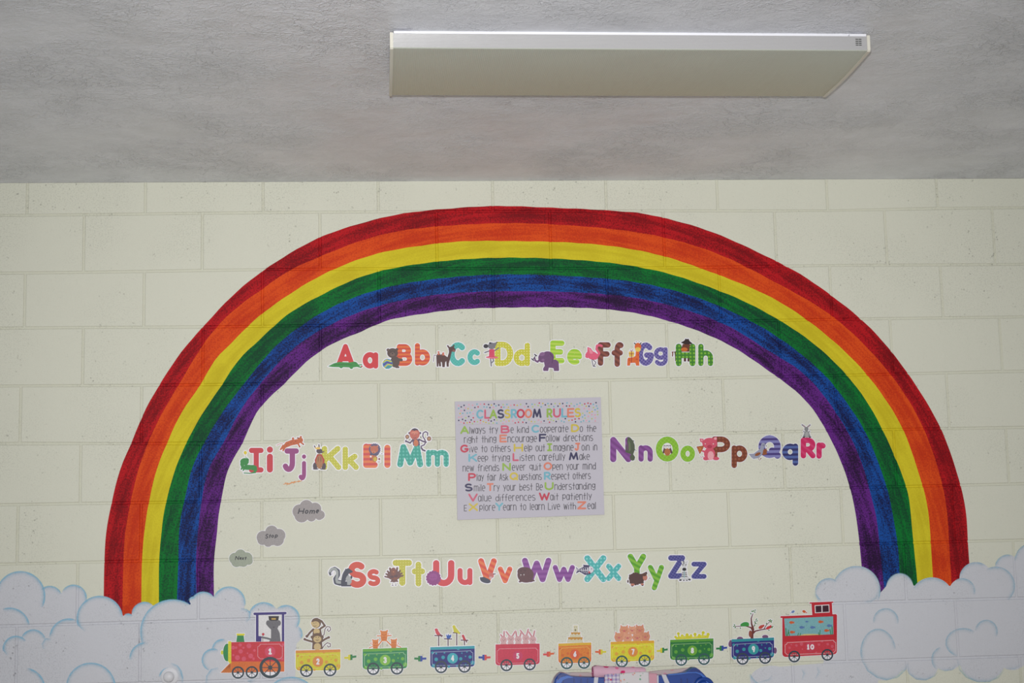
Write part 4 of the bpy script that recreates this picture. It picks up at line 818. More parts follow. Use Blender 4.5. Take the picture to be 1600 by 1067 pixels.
for ch in 'ABCDEFGHIJKLMNOPQRSTUVWXYZ':
    T, layers, nm, lab = CAPS[ch]
    d = Decal('alphabet_sticker', lab.replace('capital letter', 'capital ' + ch), 'sticker', 'capital letter stickers')
    if ch == 'H':
        d.pic('horse_tail', T, HORSEB[:1]); d.pic('horse_leg', T, [(HORSEB[1][0], HORSEB[1][1][:1])]); d.pic('horse_leg', T, [(HORSEB[1][0], HORSEB[1][1][1:2])]); d.pic('horse_leg', T, [(HORSEB[1][0], HORSEB[1][1][2:])])
    if ch == 'S': d.pic('skunk_tail', T, SKUNKT)
    if ch == 'L': prims = glyph('L', *UPB['L'][:4], 9.4) + [('p', [(571, 697), (582, 697), (584, 722), (571, 726)], 3.5)]
    else: prims = glyph(ch, *UPB[ch])
    d.part('letter', PX, prims, M_LET[ch])
    if ch == 'O': d.pic('owl_window', T, OWLB)
    d.pic(nm, T, layers)
    if ch == 'J': pass
    d.finish(1.3 if ch not in 'NOPQR' else 0.9)
    c = ch.lower()
    d = Decal('small_letter_sticker', LOWN[c] + ' small letter ' + c + ' sticker in the ' + ROWN[c], 'sticker', 'small letter stickers')
    d.part('letter', PX, glyph(c, *LOB[c]), M_LET['q' if c == 'q' else ch])
    if c == 'j': d.pic('grass_tuft', T3, [((222, 146, 84), [ln(5, (740, 946), (800, 930)), ln(5, (780, 954), (860, 918)), ln(5, (830, 938), (900, 905)), ln(5, (880, 925), (960, 898)), ln(4, (760, 925), (820, 948)), ln(4, (850, 910), (880, 935)), ln(5, (940, 915), (990, 896))])], back=False)
    d.finish(1.25 if c not in 'nopqr' else 0.9, under=0.0003)

# ---------------------------------------------------------- three little cloud signs
TC = (340, 770, 8)
def sign(label, circles, col, text, boxes, shear, t):
    d = Decal('cloud_sign', label, 'sign', 'grey cloud signs left of the rules board'); pr = [e(*c) for c in circles]
    d.pic('cloud_shape', TC, [(col, pr)], h=0.5)
    ps = []
    for c, (x0, y0, x1, y1) in zip(text, boxes): ps += glyph(c, x0, y0, x1, y1, t, shear)
    d.pic('lettering', TC, [((52, 52, 60), ps)], back=False, h=0.3)
    d.finish(0.7)
sign('grey cloud sign reading Home, the uppermost', [(1110, 172, 84), (1218, 200, 78), (1284, 275, 56), (1024, 232, 88), (1050, 280, 90), (1172, 298, 60), (1150, 240, 80), (1270, 290, 50)], (158, 150, 150), 'Home', [(1000, 192, 1072, 264), (1084, 212, 1130, 262), (1142, 214, 1212, 262), (1222, 206, 1262, 256)], 0.25, 14)
sign('grey cloud sign reading Stop, between the other two', [(676, 488, 80), (570, 556, 82), (768, 530, 80), (748, 584, 80), (632, 620, 55), (680, 560, 95), (560, 590, 62)], (158, 152, 152), 'Stop', [(590, 512, 628, 572), (636, 514, 660, 566), (666, 524, 702, 560), (710, 520, 746, 572)], 0.22, 11)
sign('greenish cloud sign reading Next, the lowest', [(286, 776, 70), (216, 820, 72), (362, 818, 76), (236, 862, 66), (322, 870, 56), (390, 850, 50), (290, 850, 70)], (158, 166, 148), 'Next', [(216, 788, 262, 838), (270, 802, 296, 836), (298, 804, 328, 838), (334, 796, 358, 838)], 0.22, 9.5)
# ---------------------------------------------------------- numbered train of stickers
T9 = (330, 940, 6.957); T10 = (540, 950, 6.957); T11 = (750, 950, 7.619); T12 = (930, 950, 7.619); T13 = (1110, 920, 6.957)
SLATE, TEALW = (48, 66, 76), (44, 88, 88)
def wheel(d, T, cx, cy, R, col, name='wheel'):
    pr = [('r', cx, cy, R * 0.87, R * 0.13)]; sp = [ln(R * 0.035, (cx, cy), (cx + R * .85 * math.cos(D2(a)), cy + R * .85 * math.sin(D2(a)))) for a in range(0, 360, 45)] + [e(cx, cy, R * 0.2)]
    d.pic(name, T, [(col, pr), (col, sp, 'spokes')], h=0.35)
    d.all.append(conv(T, [e(cx, cy, R)])[0])
def rounded(x0, x1, ytl, ytr, ybl, ybr, r):
    p = [(x0, ytl), (x1, ytr)] + [(x1 - r + r * math.cos(D2(a)), ybr - r + r * math.sin(D2(a))) for a in (0, 30, 60, 90)] + [(x0 + r + r * math.cos(D2(a)), ybl - r + r * math.sin(D2(a))) for a in (90, 120, 150, 180)]
    return pg(*p)
DOTS = [(.134, .57, .041), (.29, .49, .041), (.687, .58, .037), (.897, .51, .037), (.794, .47, .016), (.711, .32, .016), (.825, .27, .016), (.32, .28, .018), (.134, .30, .02), (.05, .26, .03), (.955, .78, .046), (.075, .86, .042), (.63, .10, .037), (.955, .06, .03), (.42, .93, .028), (.60, .90, .02), (.80, .86, .02)]
def frame_lines(x0, x1, ytl, ytr, ybl, ybr, w=2.2, n=22, m=20):
    dy = (ytr - ytl); a, b = x0 + m, x1 - m; t0, t1 = ytl + m + 34, ytr + m + 34; b0, b1 = ybl - m, ybr - m
    return [ln(w, (a + n, t0), (b - n, t1), (b - n + 6, t1 + n * .7), (b, t1 + n), (b, b1 - n), (b - n, b1), (a + n, b0), (a, b0 - n), (a, t0 + n), (a + n - 6, t0 + n * .7), (a + n, t0))]
def digits(txt, cx, cy, w, h, t):
    n = len(txt); ps = []
    for i, c in enumerate(txt):
        x0 = cx + (i - n / 2) * w + w * 0.1
        ps += glyph(c, x0, cy - h / 2, x0 + w * 0.8, cy + h / 2, t)
    return ps
def car(num, T, x0, x1, ytl, ytr, ybl, ybr, body, rim, dots, line, badge, bxy, wheels, wcol, label, cargo, rimh=30, dotmat=None):
    d = Decal('train_car_sticker', label, 'sticker', 'train car stickers')
    for nm, L in cargo: d.pic(nm, T, L, h=0.4)
    Wd, H = x1 - x0, max(ybl, ybr) - min(ytl, ytr)
    L = [(body, [rounded(x0, x1, ytl, ytr, ybl, ybr, 34)])]
    if dots: L.append((dots, [e(x0 + u * Wd, ytl + (ytr - ytl) * u + v * H, r * Wd) for u, v, r in DOTS if r * Wd > 3]))
    L.append((rim, [pg((x0, ytl), (x1, ytr), (x1, ytr + rimh), (x0, ytl + rimh))]))
    if line: L.append((line, frame_lines(x0, x1, ytl, ytr, ybl, ybr)))
    d.pic('car_body', T, L)
    d.pic('number_badge', T, [(badge, [e(bxy[0], bxy[1], 58)]), ((236, 234, 238), digits(num, bxy[0], bxy[1], 46, 68, 15), 'numeral')], back=False)
    for cx, cy, R in wheels: wheel(d, T, cx, cy, R, wcol)
    return d.finish(0.9)
# locomotive
d = Decal('train_engine_sticker', 'red and orange train engine sticker numbered one with a grey dog driver', 'sticker', 'train stickers')
d.pic('cab_window', T9, [((226, 224, 224), [pg((500, 140), (770, 140), (770, 440), (500, 440))])])
d.pic('dog_driver', T9, [((108, 106, 112), [pg((650, 300), (720, 290), (745, 340), (755, 436), (630, 436), (650, 400)), e(678, 250, 56, 58), e(620, 232, 24, 30), e(736, 232, 22, 30), pg((600, 250), (640, 294), (640, 250)), ln(10, (650, 410), (600, 396), (530, 384))]), ((84, 80, 88), [e(680, 278, 12, 9), e(664, 240, 4), e(700, 240, 4)]),
 ((44, 36, 42), [pg((622, 156), (738, 156), (732, 186), (730, 206), (630, 206), (626, 186))], 'cap'), ((196, 160, 80), [pg((654, 178), (704, 178), (702, 196), (656, 196))], 'cap')])
d.pic('cab_frame', T9, [((58, 44, 122), [ln(14, (472, 132), (806, 124)), pg((486, 136), (514, 136), (514, 372), (545, 380), (545, 434), (486, 434)), pg((768, 136), (794, 136), (794, 436), (768, 436))])])
d.pic('lever', T9, [((120, 116, 120), [ln(3, (562, 360), (560, 432))]), ((196, 40, 60), [e(565, 354, 14)])], back=False)
d.pic('chimney', T9, [((46, 136, 78), [pg((282, 366), (352, 366), (362, 438), (272, 438))]), ((222, 214, 50), [pg((274, 346), (366, 346), (362, 368), (278, 368))])])
d.pic('nose', T9, [((216, 212, 60), [e(118, 552, 14, 24)]), ((46, 140, 80), [e(172, 552, 42, 96)]), ((222, 214, 50), [pg((184, 430), (218, 430), (218, 690), (184, 650))])])
d.pic('engine_body', T9, [((206, 46, 62), [pg((218, 440), (795, 432), (795, 655), (218, 655))]), ((220, 84, 108), [e(x, y, r) for x, y, r in ((315, 470, 18), (350, 500, 12), (410, 480, 26), (270, 500, 14), (320, 540, 24), (285, 608, 27), (355, 620, 24), (430, 590, 26), (470, 530, 14), (238, 500, 20), (460, 620, 14), (780, 470, 16), (770, 620, 16), (395, 560, 10), (240, 580, 12))]),
 ((226, 150, 160), frame_lines(484, 796, 406, 404, 642, 642, 3, 26, 22)), ((222, 112, 46), [pg((218, 650), (795, 650), (795, 760), (218, 768))])])
d.pic('cowcatcher', T9, [((222, 128, 58), [pg((200, 670), (218, 670), (218, 772), (100, 772))]), ((166, 84, 36), [ln(2.5, (206, 676), (x, 770)) for x in (122, 144, 166, 188, 208)])])
d.pic('number_badge', T9, [((216, 70, 100), [e(640, 542, 58)]), ((240, 236, 240), glyph('1', 620, 506, 660, 574, 18), 'numeral')], back=False)
wheel(d, T9, 291, 770, 68, SLATE); wheel(d, T9, 442, 768, 68, SLATE); wheel(d, T9, 641, 716, 117, SLATE, 'large_wheel')
d.finish(0.8)
# monkeys in car two
BR, TAN = (108, 82, 66), (206, 180, 130)
MONKEYS = [('upper_monkey', [(BR, [e(1140, 232, 54, 56), ln(11, (1110, 300), (1070, 340), (1040, 380)), e(1040, 376, 16), ln(11, (1190, 290), (1236, 262), (1200, 212), (1150, 186)), pg((1106, 296), (1192, 290), (1206, 370), (1100, 376)), ('s', [(1196, 378), (1226, 360), (1236, 300), (1256, 270), (1290, 274), (1298, 304), (1278, 324), (1260, 306), (1274, 294)], 5, 4)]), (TAN, [e(1134, 248, 44, 36), e(1146, 324, 34, 34), e(1092, 232, 10, 14)]), ((60, 46, 44), [e(1116, 234, 4), e(1140, 230, 4), ln(2.5, (1110, 262), (1126, 268), (1142, 262))])]),
 ('lower_monkey', [(BR, [e(1154, 396, 62, 56), e(1096, 384, 16), e(1208, 384, 16), ln(11, (1106, 436), (1060, 424), (1016, 410)), ln(11, (1200, 432), (1240, 406), (1276, 388)), e(1016, 408, 14), e(1278, 388, 14), pg((1102, 436), (1204, 432), (1212, 516), (1096, 518)), ('s', [(1206, 510), (1232, 470), (1262, 446), (1294, 456), (1296, 486), (1272, 494), (1262, 476)], 5, 4)]), (TAN, [e(1154, 408, 44, 36), e(1154, 490, 38, 40)]), ((60, 46, 44), [e(1140, 388, 5), e(1168, 388, 5), ln(2.5, (1138, 416), (1154, 422), (1170, 414))])])]
def tiger(cx, cy, s=1.0):
    return [((222, 132, 66), [pg((cx - 38 * s, cy - 50 * s), (cx + 38 * s, cy - 54 * s), (cx + 36 * s, cy + 20 * s), (cx + 30 * s, cy + 60 * s), (cx - 30 * s, cy + 60 * s), (cx - 36 * s, cy + 20 * s)), e(cx - 34 * s, cy - 50 * s, 10 * s), e(cx + 34 * s, cy - 54 * s, 10 * s)]), ((190, 92, 44), [ln(3, (cx - 20, cy - 10), (cx - 8, cy - 16)), ln(3, (cx + 20, cy - 12), (cx + 8, cy - 16)), ln(3, (cx - 22, cy + 20), (cx + 20, cy + 18)), e(cx, cy - 4, 5), ln(3, (cx - 20, cy + 40), (cx + 18, cy + 38))])]
TIG = [('tiger', [((222, 132, 66), [ln(6, (400, 302), (344, 302)), ln(6, (450, 302), (496, 298)), ln(7, (390, 360), (352, 410)), ln(7, (450, 360), (500, 410)), ln(3, (470, 300), (462, 276), (478, 276))])] + tiger(418, 300)), ('tiger', [((222, 132, 66), [ln(5, (290, 420), (256, 432)), ln(3, (290, 400), (270, 380), (284, 376))])] + tiger(324, 388, .85)), ('tiger', [((222, 132, 66), [ln(5, (560, 410), (600, 424)), ln(3, (560, 400), (578, 384), (566, 374))])] + tiger(524, 384, .85))]
POST = (92, 62, 66)
def perch(x, y0, y1, w): return ln(6, (x, y0), (x, y1)), ln(6, (x - w, y0), (x + w, y0 + 2))
BIRDS = [('perch', [(POST, [*perch(1012, 298, 408, 42)])]), ('perch', [(POST, [*perch(1114, 334, 408, 40)])]), ('perch', [(POST, [*perch(1208, 268, 402, 40)])]), ('perch', [(POST, [*perch(1292, 348, 400, 38)])]),
 ('red_parrot', [((206, 72, 84), [e(986, 236, 18, 16), pg((972, 240), (1004, 240), (1036, 290), (1000, 296), (980, 276))]), ((110, 50, 66), [pg((1020, 280), (1044, 288), (1052, 322), (1034, 308))])]), ('blue_bird', [((44, 90, 176), [pg((1090, 282), (1110, 300), (1112, 276), (1126, 296), (1150, 286), (1146, 318), (1124, 334), (1102, 332))])]),
 ('yellow_parrot', [((208, 202, 56), [e(1178, 202, 18, 17), pg((1164, 206), (1194, 204), (1244, 266), (1240, 290), (1210, 268), (1176, 262))])]), ('red_bird', [((196, 56, 66), [e(1276, 302, 14), pg((1264, 304), (1290, 300), (1312, 350), (1280, 348))]), ((110, 44, 56), [pg((1296, 340), (1322, 356), (1316, 384))])])]
def bunny(x, y, el):
    return ('rabbit', [((214, 170, 172), [e(x, y, 42, 40), e(x, y + 50, 36, 34)] + [ln(10, (x + a, y - 30), (x + b, y + c)) for a, b, c in el]), ((196, 104, 116), [ln(4, (x + a, y - 36), (x + b * .9, y + c * .95)) for a, b, c in el]), ((110, 76, 84), [e(x - 12, y, 4), e(x + 16, y, 4), e(x + 2, y + 12, 5)])])
BUN = [bunny(280, 378, [(6, 8, -100), (-10, -34, -62)]), bunny(366, 365, [(-14, -54, -84), (20, 56, -92)]), bunny(455, 372, [(-18, -30, -96), (20, 38, -92)]), bunny(545, 355, [(-20, -66, -90), (10, 30, -102)]), bunny(628, 372, [(-10, -48, -90), (8, 22, -100)])]
CAKE = [('cake', [((214, 208, 178), [pg((1040, 372), (1222, 372), (1228, 412), (1034, 412)), pg((1072, 312), (1200, 312), (1204, 350), (1068, 350)), pg((1112, 206), (1164, 206), (1168, 286), (1110, 286))]), ((200, 146, 62), [pg((1046, 346), (1226, 346), (1220, 368), (1206, 382), (1190, 368), (1172, 380), (1152, 368), (1130, 380), (1110, 368), (1088, 380), (1070, 368), (1052, 378)), pg((1080, 288), (1198, 288), (1192, 308), (1176, 318), (1158, 306), (1136, 318), (1116, 306), (1096, 316), (1084, 306))]), ((120, 116, 84), [e(1136, 262, 10, 12), e(1124, 230, 4), e(1146, 226, 4)]), ((220, 210, 150), [e(x, 210, 6) for x in (1118, 1138, 1158)])])]
def piglet(x, y, s=1.1):
    return ('piglet', [((220, 150, 116), [e(x, y, 52 * s, 46 * s), pg((x - 40 * s, y - 62 * s), (x - 12 * s, y - 40 * s), (x - 44 * s, y - 18 * s)), pg((x + 38 * s, y - 64 * s), (x + 12 * s, y - 40 * s), (x + 44 * s, y - 18 * s)), e(x, y + 30 * s, 44 * s, 22 * s)]), ((204, 112, 106), [e(x, y + 6 * s, 16 * s, 11 * s)]), ((96, 60, 56), [e(x - 24 * s, y - 4, 4), e(x + 24 * s, y - 4, 4)])])
PIGS = [piglet(346, 266), piglet(530, 260), piglet(440, 262, .95), piglet(284, 345), piglet(596, 338), piglet(386, 350), piglet(500, 350)]
for k_, p_ in enumerate(PIGS): p_[1][0] = (((220, 150, 116), (212, 142, 110), (226, 160, 128))[k_ % 3], p_[1][0][1])
SNK = [('yellow_ducklings', [((214, 208, 44), [e(x, y, r) for x, y, r in ((956, 344, 16), (990, 304, 18), (1036, 330, 18), (1094, 318, 20), (1140, 326, 16), (1188, 312, 20), (1240, 324, 18), (1286, 292, 20), (1344, 312, 20))] + [ln(10, (x, y), (x + w, y2)) for x, y, w, y2 in ((990, 306, 8, 360), (1094, 320, 10, 360), (1188, 314, 4, 354), (1286, 294, -20, 350), (1344, 314, -10, 350))] + [pg((950, 350), (1020, 336), (1100, 326), (1170, 340), (1240, 326), (1300, 320), (1356, 330), (1352, 356), (960, 374))]), ((170, 150, 40), [e(x, y, 4) for x, y in ((990, 300), (1094, 314), (1188, 306), (1282, 290), (1344, 308))]), ((232, 226, 110), [ln(4, (1020, 345), (1080, 345)), ln(4, (1150, 350), (1220, 342)), ln(4, (1260, 336), (1310, 332))])])]
LEAF, BARK = (92, 140, 74), (110, 50, 46)
TREE = [('tree', [(BARK, [('s', [(452, 536), (456, 480), (466, 440), (448, 380), (444, 320), (462, 270)], 16, 4), ('s', [(466, 460), (440, 420), (380, 402), (270, 408)], 10, 3), ('s', [(456, 492), (490, 458), (550, 444), (640, 430), (676, 412)], 9, 3), ('s', [(580, 440), (610, 390), (650, 352)], 5, 3), ('s', [(456, 430), (480, 400), (490, 340)], 4, 2)]), (LEAF, [('e', x, y, 11, 6, a) for x, y, a in ((466, 240, -60), (486, 232, -40), (452, 244, 30), (482, 252, 10), (440, 270, 60), (262, 392, 60), (256, 408, 0), (270, 420, -40), (326, 426, 60), (500, 330, -40), (484, 360, 30), (506, 348, -20), (480, 396, 0), (494, 376, 40), (650, 338, -60), (664, 346, -20), (636, 344, 30), (610, 376, 60), (660, 360, 20), (676, 408, -20), (668, 420, 30), (636, 448, 0))])]),
 ('green_chameleon', [((56, 150, 66), [e(376, 384, 44, 24, -10), e(404, 392, 18, 14), e(336, 392, 10, 14)])]), ('red_chameleon', [((190, 72, 58), [e(550, 414, 30, 18, -30), e(576, 400, 12)])]), ('red_chameleon', [((206, 54, 58), [e(630, 422, 28, 16, -30), e(654, 406, 12)])]), ('brown_chameleon', [((146, 74, 58), [e(434, 488, 18, 38)])]),
 ('purple_chameleon', [((120, 80, 118), [e(322, 542, 34, 22), e(596, 520, 34, 20)])])]
CHM = [('purple_chameleon', [((120, 80, 118), [e(216, 600, 20, 34), e(220, 570, 14)])]), ('purple_chameleon', [((120, 80, 118), [e(704, 670, 18, 34)])]), ]
LB, TQ2 = (40, 40, 122), (46, 156, 178)
car('2', T9, 918, 1405, 530, 517, 748, 746, (214, 204, 44), (222, 146, 60), (220, 160, 58), (228, 222, 110), (222, 140, 70), (1160, 650), [(1035, 750, 70), (1292, 742, 70)], SLATE, 'yellow train car sticker numbered two carrying two stacked monkeys', MONKEYS)
car('3', T10, 185, 670, 445, 428, 665, 655, (40, 136, 84), (104, 172, 62), (116, 184, 72), (176, 216, 170), (132, 192, 72), (430, 565), [(300, 660, 68), (558, 655, 68)], SLATE, 'green train car sticker numbered three carrying three orange tigers', TIG)
car('4', T10, 920, 1403, 425, 410, 645, 636, LB, (54, 160, 176), TQ2, (180, 196, 220), (62, 172, 186), (1163, 545), [(1037, 640, 68), (1292, 635, 68)], SLATE, 'blue train car sticker numbered four carrying birds on perches', BIRDS)
car('5', T11, 185, 710, 432, 422, 682, 668, (206, 54, 82), (204, 56, 80), None, (232, 168, 180), (202, 60, 102), (450, 570), [(315, 680, 72), (592, 670, 72)], SLATE, 'red train car sticker numbered five full of pink rabbits', BUN)
car('6', T11, 932, 1325, 422, 408, 655, 650, (224, 128, 44), (222, 176, 46), (214, 106, 44), (236, 196, 96), (222, 96, 56), (1130, 548), [(1033, 655, 73), (1238, 650, 73)], TEALW, 'short orange train car sticker numbered six carrying a tiered cake', CAKE)
car('7', T12, 183, 703, 402, 385, 638, 625, (222, 212, 40), (226, 168, 44), (226, 172, 52), (236, 230, 110), (226, 144, 62), (450, 520), [(317, 635, 72), (588, 625, 72)], TEALW, 'yellow train car sticker numbered seven heaped with piglets', PIGS)
car('8', T12, 892, 1408, 378, 360, 616, 602, (28, 116, 52), (88, 158, 50), (92, 164, 54), (170, 210, 150), (112, 172, 50), (1157, 505), [(1025, 617, 70), (1295, 607, 70)], TEALW, 'green train car sticker numbered eight with yellow animals on top', SNK)
r9 = car('9', T13, 230, 692, 548, 528, 762, 748, LB, (44, 146, 158), (48, 148, 160), (180, 190, 214), (50, 156, 160), (468, 655), [(350, 760, 65), (595, 750, 65)], SLATE, 'blue train car sticker numbered nine carrying a tree of chameleons', TREE + CHM)
# caboose
d = Decal('train_caboose_sticker', 'red train caboose sticker numbered ten with a fish tank window', 'sticker', 'train stickers')
RD = (196, 34, 48)
d.pic('leaping_fish', T13, [((110, 136, 190), [e(898, 248, 20, 13, -30), pg((878, 262), (870, 250), (874, 276))])]); d.pic('leaping_fish', T13, [((210, 96, 44), [e(1018, 246, 20, 15, 20), pg((1034, 252), (1054, 252), (1046, 270))])])
d.pic('lookout', T13, [(RD, [pg((1098, 158), (1320, 148), (1328, 290), (1108, 294)), ln(7, (1082, 154), (1332, 144))]), ((232, 220, 222), [pg((1132, 178), (1292, 168), (1296, 256), (1136, 264))]), ((62, 22, 40), [pg((1142, 186), (1206, 182), (1208, 252), (1146, 256)), pg((1218, 182), (1284, 178), (1288, 248), (1220, 252))])])
d.pic('car_body', T13, [(RD, [rounded(782, 1376, 310, 282, 740, 712, 36), ln(10, (770, 306), (1362, 284))]), ((206, 58, 72), [pg((800, 575), (1366, 550), (1372, 680), (1350, 710), (830, 732), (804, 700))]), ((216, 90, 108), [e(x, y, r) for x, y, r in ((860, 640, 14), (935, 615, 14), (990, 600, 18), (880, 605, 8), (1180, 605, 14), (1275, 600, 14), (1215, 570, 12), (1325, 625, 16), (1000, 655, 8), (1150, 690, 10), (1340, 660, 12), (910, 680, 12))]),
 ((232, 186, 190), frame_lines(790, 1384, 528, 502, 738, 716, 2.6, 24, 22))])
d.pic('fish_tank', T13, [((128, 180, 186), [pg((802, 322), (1334, 298), (1338, 494), (814, 512))]), ((210, 196, 130), [pg((960, 506), (1020, 490), (1120, 488), (1240, 498), (960, 508))]), ((62, 132, 76), [ln(5, (826, 508), (820, 430)), ln(5, (838, 508), (850, 450)), ln(4, (860, 508), (852, 470)), ln(4, (950, 506), (960, 480)), ln(4, (975, 505), (980, 484)), ln(4, (1190, 498), (1192, 450)), ln(5, (1326, 492), (1322, 410)), ln(5, (1310, 494), (1300, 440)), ln(4, (1180, 498), (1176, 474))])])
for x, y, c in ((880, 365, 0), (1196, 358, 0), (886, 470, 0), (1260, 452, 0), (990, 418, 1), (1108, 418, 1), (1046, 356, 1), (1290, 400, 1)):
    s = .62 if (x == 1046) else 1.0
    d.pic('fish', T13, [(((210, 96, 50), (92, 124, 176))[c], [e(x, y, 23 * s, 15 * s), pg((x + 14 * s, y), (x + 32 * s, y - 14 * s), (x + 32 * s, y + 14 * s))])], back=False)
d.pic('number_badge', T13, [((206, 66, 88), [e(1086, 628, 56)]), ((240, 234, 238), glyph('1', 1050, 602, 1076, 660, 16) + glyph('0', 1086, 602, 1128, 660, 14), 'numeral')], back=False)
wheel(d, T13, 912, 735, 64, SLATE); wheel(d, T13, 1271, 717, 64, SLATE)
d.finish(0.8)
# couplers
YE, GR, BL, RE, OR = (214, 204, 50), (40, 128, 66), (46, 72, 160), (214, 76, 72), (220, 104, 54)
for T, cx, cy, c1, c2, sl, lab in ((T9, 1512, 605, YE, GR, -4, 'yellow and green coupling sticker between cars two and three'), (T10, 812, 550, GR, BL, 0, 'green and blue coupling sticker between cars three and four'), (T10, 1510, 537, BL, RE, 0, 'blue and red coupling sticker between cars four and five'),
 (T11, 817, 548, RE, OR, -3, 'red and orange coupling sticker between cars five and six'), (T11, 1437, 522, OR, YE, 0, 'orange and yellow coupling sticker between cars six and seven'), (T12, 798, 503, YE, GR, -5, 'yellow and green coupling sticker between cars seven and eight'), (T12, 1505, 478, GR, BL, -3, 'green and blue coupling sticker between cars eight and nine')):
    d = Decal('coupling_sticker', lab, 'sticker', 'coupling stickers between the train cars')
    for nm, s, c in (('left_half', -1, c1), ('right_half', 1, c2)):
        x = lambda v: cx + s * v
        d.pic(nm, T, [(c, [pg((x(0), cy - 32), (x(24), cy - 30 + s * sl / 2), (x(24), cy + 28 + s * sl / 2), (x(0), cy + 32)), pg((x(22), cy - 12 + s * sl), (x(66), cy - 14 + s * sl * 2), (x(66), cy + 10 + s * sl * 2), (x(22), cy + 12 + s * sl))])], h=0.35)
    d.finish(0.25)

# ---------------------------------------------------------- classroom rules board
TK = 0.020                      # canvas stands proud of the wall
corn = [(710.8, 627.2), (938.8, 620.4), (944.4, 804.0), (714.8, 812.2)]
P = [wall(x, y, TK) for x, y in corn]; P = [(float(a), float(b)) for a, b in P]
bo = ((P[2][0] + P[3][0]) / 2, 0.0, (P[2][1] + P[3][1]) / 2)
board = empty('rules_board', bo, 'white classroom rules canvas with coloured lettering and a confetti-dotted heading', 'sign')
V = [(x - bo[0], y, z - bo[2]) for y in (-TK, -0.0012) for x, z in P]
mesh('canvas_panel', V, [(0, 3, 2, 1), (4, 5, 6, 7)] + [(i, (i + 1) % 4, 4 + (i + 1) % 4, 4 + i) for i in range(4)], plain('stretched_white_canvas', (196, 192, 202), 0.7, 0.2, 0.015, 200), board)
TB = (700, 615, 6.4)
INK = dict(teal=(112, 178, 196), pink=(206, 88, 116), green=(146, 182, 66), navy=(44, 40, 84), yellow=(208, 186, 66), red=(196, 48, 76), orange=(222, 128, 104), ink=(70, 66, 76), rose=(226, 160, 176), lime=(180, 200, 120))
def sk(x, y): return y - 0.0165 * (x - 1 * 825)           # lines climb a little to the right
def bold(ch, x0, x1, yb, cap, w, col, name, parent):
    st = glyph(ch, x0, yb - cap, x1, yb, w)
    st = [('s', [(a, sk(a, y)) for a, y in q_[1]], q_[2], q_[3]) for q_ in st]
    g = Geo(); po, sg = outline(st, 0, 0.4); g.polys(po, BY + 0.0003, bo, lin(INK[col])); mesh(name, g.V, g.F, M_PRINT, parent, g.Cc)
BY = TK + 0.0002
def letters(txt, x0, x1, yb, cap, r, geo, col, Y, wid=None):
    """strokes of a piece of text fitted between x0 and x1 (px), baseline yb at x = 825"""
    LW = {'m': .78, 'w': .72, 'i': .12, 'l': .12, 'f': .42, 'r': .40, 't': .46, 'j': .3, ' ': .42, 'k': .46}
    wd = [LW.get(c, .54) for c in txt]; gap = .20; tot = sum(wd) + gap * (len(txt) - 1); s = (x1 - x0) / tot; x = x0; st = []
    for c, q in zip(txt, wd):
        if c != ' ':
            if c.isupper(): t, b = 1.0, 0.0
            elif c in 'bdfhklt': t, b = 1.0, 0.0
            elif c in 'gpqyj': t, b = (.80 if c != 'j' else 1.0), -0.10
            elif c == 'i': t, b = .98, 0.0
            else: t, b = .80, 0.0
            for S in G[c]:
                pts = [(x + px_ * q * s, yb - cap * (b + (t - b) * (1 - py_))) for px_, py_ in S]
                st.append([(a, sk(a, y)) for a, y in pts])
        x += (q + gap) * s
    ribbons(st, r, Y, bo, lin(INK[col]), geo)
BY = TK + 0.0002
rows = [('675.6', [('A', 122, 210, 'green'), ('lways try', 215, 498, 0), ('B', 527, 618, 'pink'), ('e kind', 628, 805, 0), ('C', 834, 916, 'teal'), ('ooperate', 922, 1203, 0), ('D', 1230, 1313, 'yellow'), ('o the', 1320, 1480, 0)]),
 ('689.9', [('right thing', 162, 480, 0), ('E', 514, 590, 'orange'), ('ncourage', 598, 888, 0), ('F', 909, 983, 'navy'), ('ollow directions', 980, 1448, 0)]),
 ('704.8', [('G', 122, 206, 'red'), ('ive to others', 216, 624, 0), ('H', 656, 752, 'yellow'), ('elp out', 764, 970, 0), ('I', 990, 1042, 'green'), ('magine', 1058, 1253, 0), ('J', 1264, 1323, 'orange'), ('oin in', 1338, 1490, 0)]),
 ('719.4', [('K', 204, 293, 'teal'), ('eep trying', 299, 616, 0), ('L', 645, 708, 'pink'), ('isten carefully', 718, 1170, 0), ('M', 1209, 1304, 'navy'), ('ake', 1316, 1415, 0)]),
 ('734.4', [('new friends', 149, 510, 0), ('N', 543, 629, 'green'), ('ever quit', 642, 932, 0), ('O', 955, 1042, 'orange'), ('pen your mind', 1047, 1475, 0)]),
 ('749.4', [('P', 201, 280, 'red'), ('lay fair Ask', 287, 600, 0), ('Q', 615, 702, 'yellow'), ('uestions', 712, 935, 0), ('R', 959, 1028, 'teal'), ('espect others', 1034, 1425, 0)]),
 ('765.6', [('S', 166, 247, 'navy'), ('mile', 262, 370, 0), ('T', 388, 456, 'orange'), ('ry your best Be', 460, 945, 0), ('U', 966, 1057, 'green'), ('nderstanding', 1068, 1470, 0)]),
 ('781.6', [('V', 203, 297, 'pink'), ('alue differences', 303, 872, 0), ('W', 909, 1018, 'red'), ('ait patiently', 1024, 1435, 0)]),
 ('796.4', [('E', 162, 187, 'thin'), ('X', 206, 300, 'yellow'), ('plore', 317, 470, 0), ('Y', 473, 552, 'teal'), ('earn to learn Live with', 553, 1277, 0), ('Z', 1293, 1382, 'orange'), ('eal', 1397, 1478, 0)])]
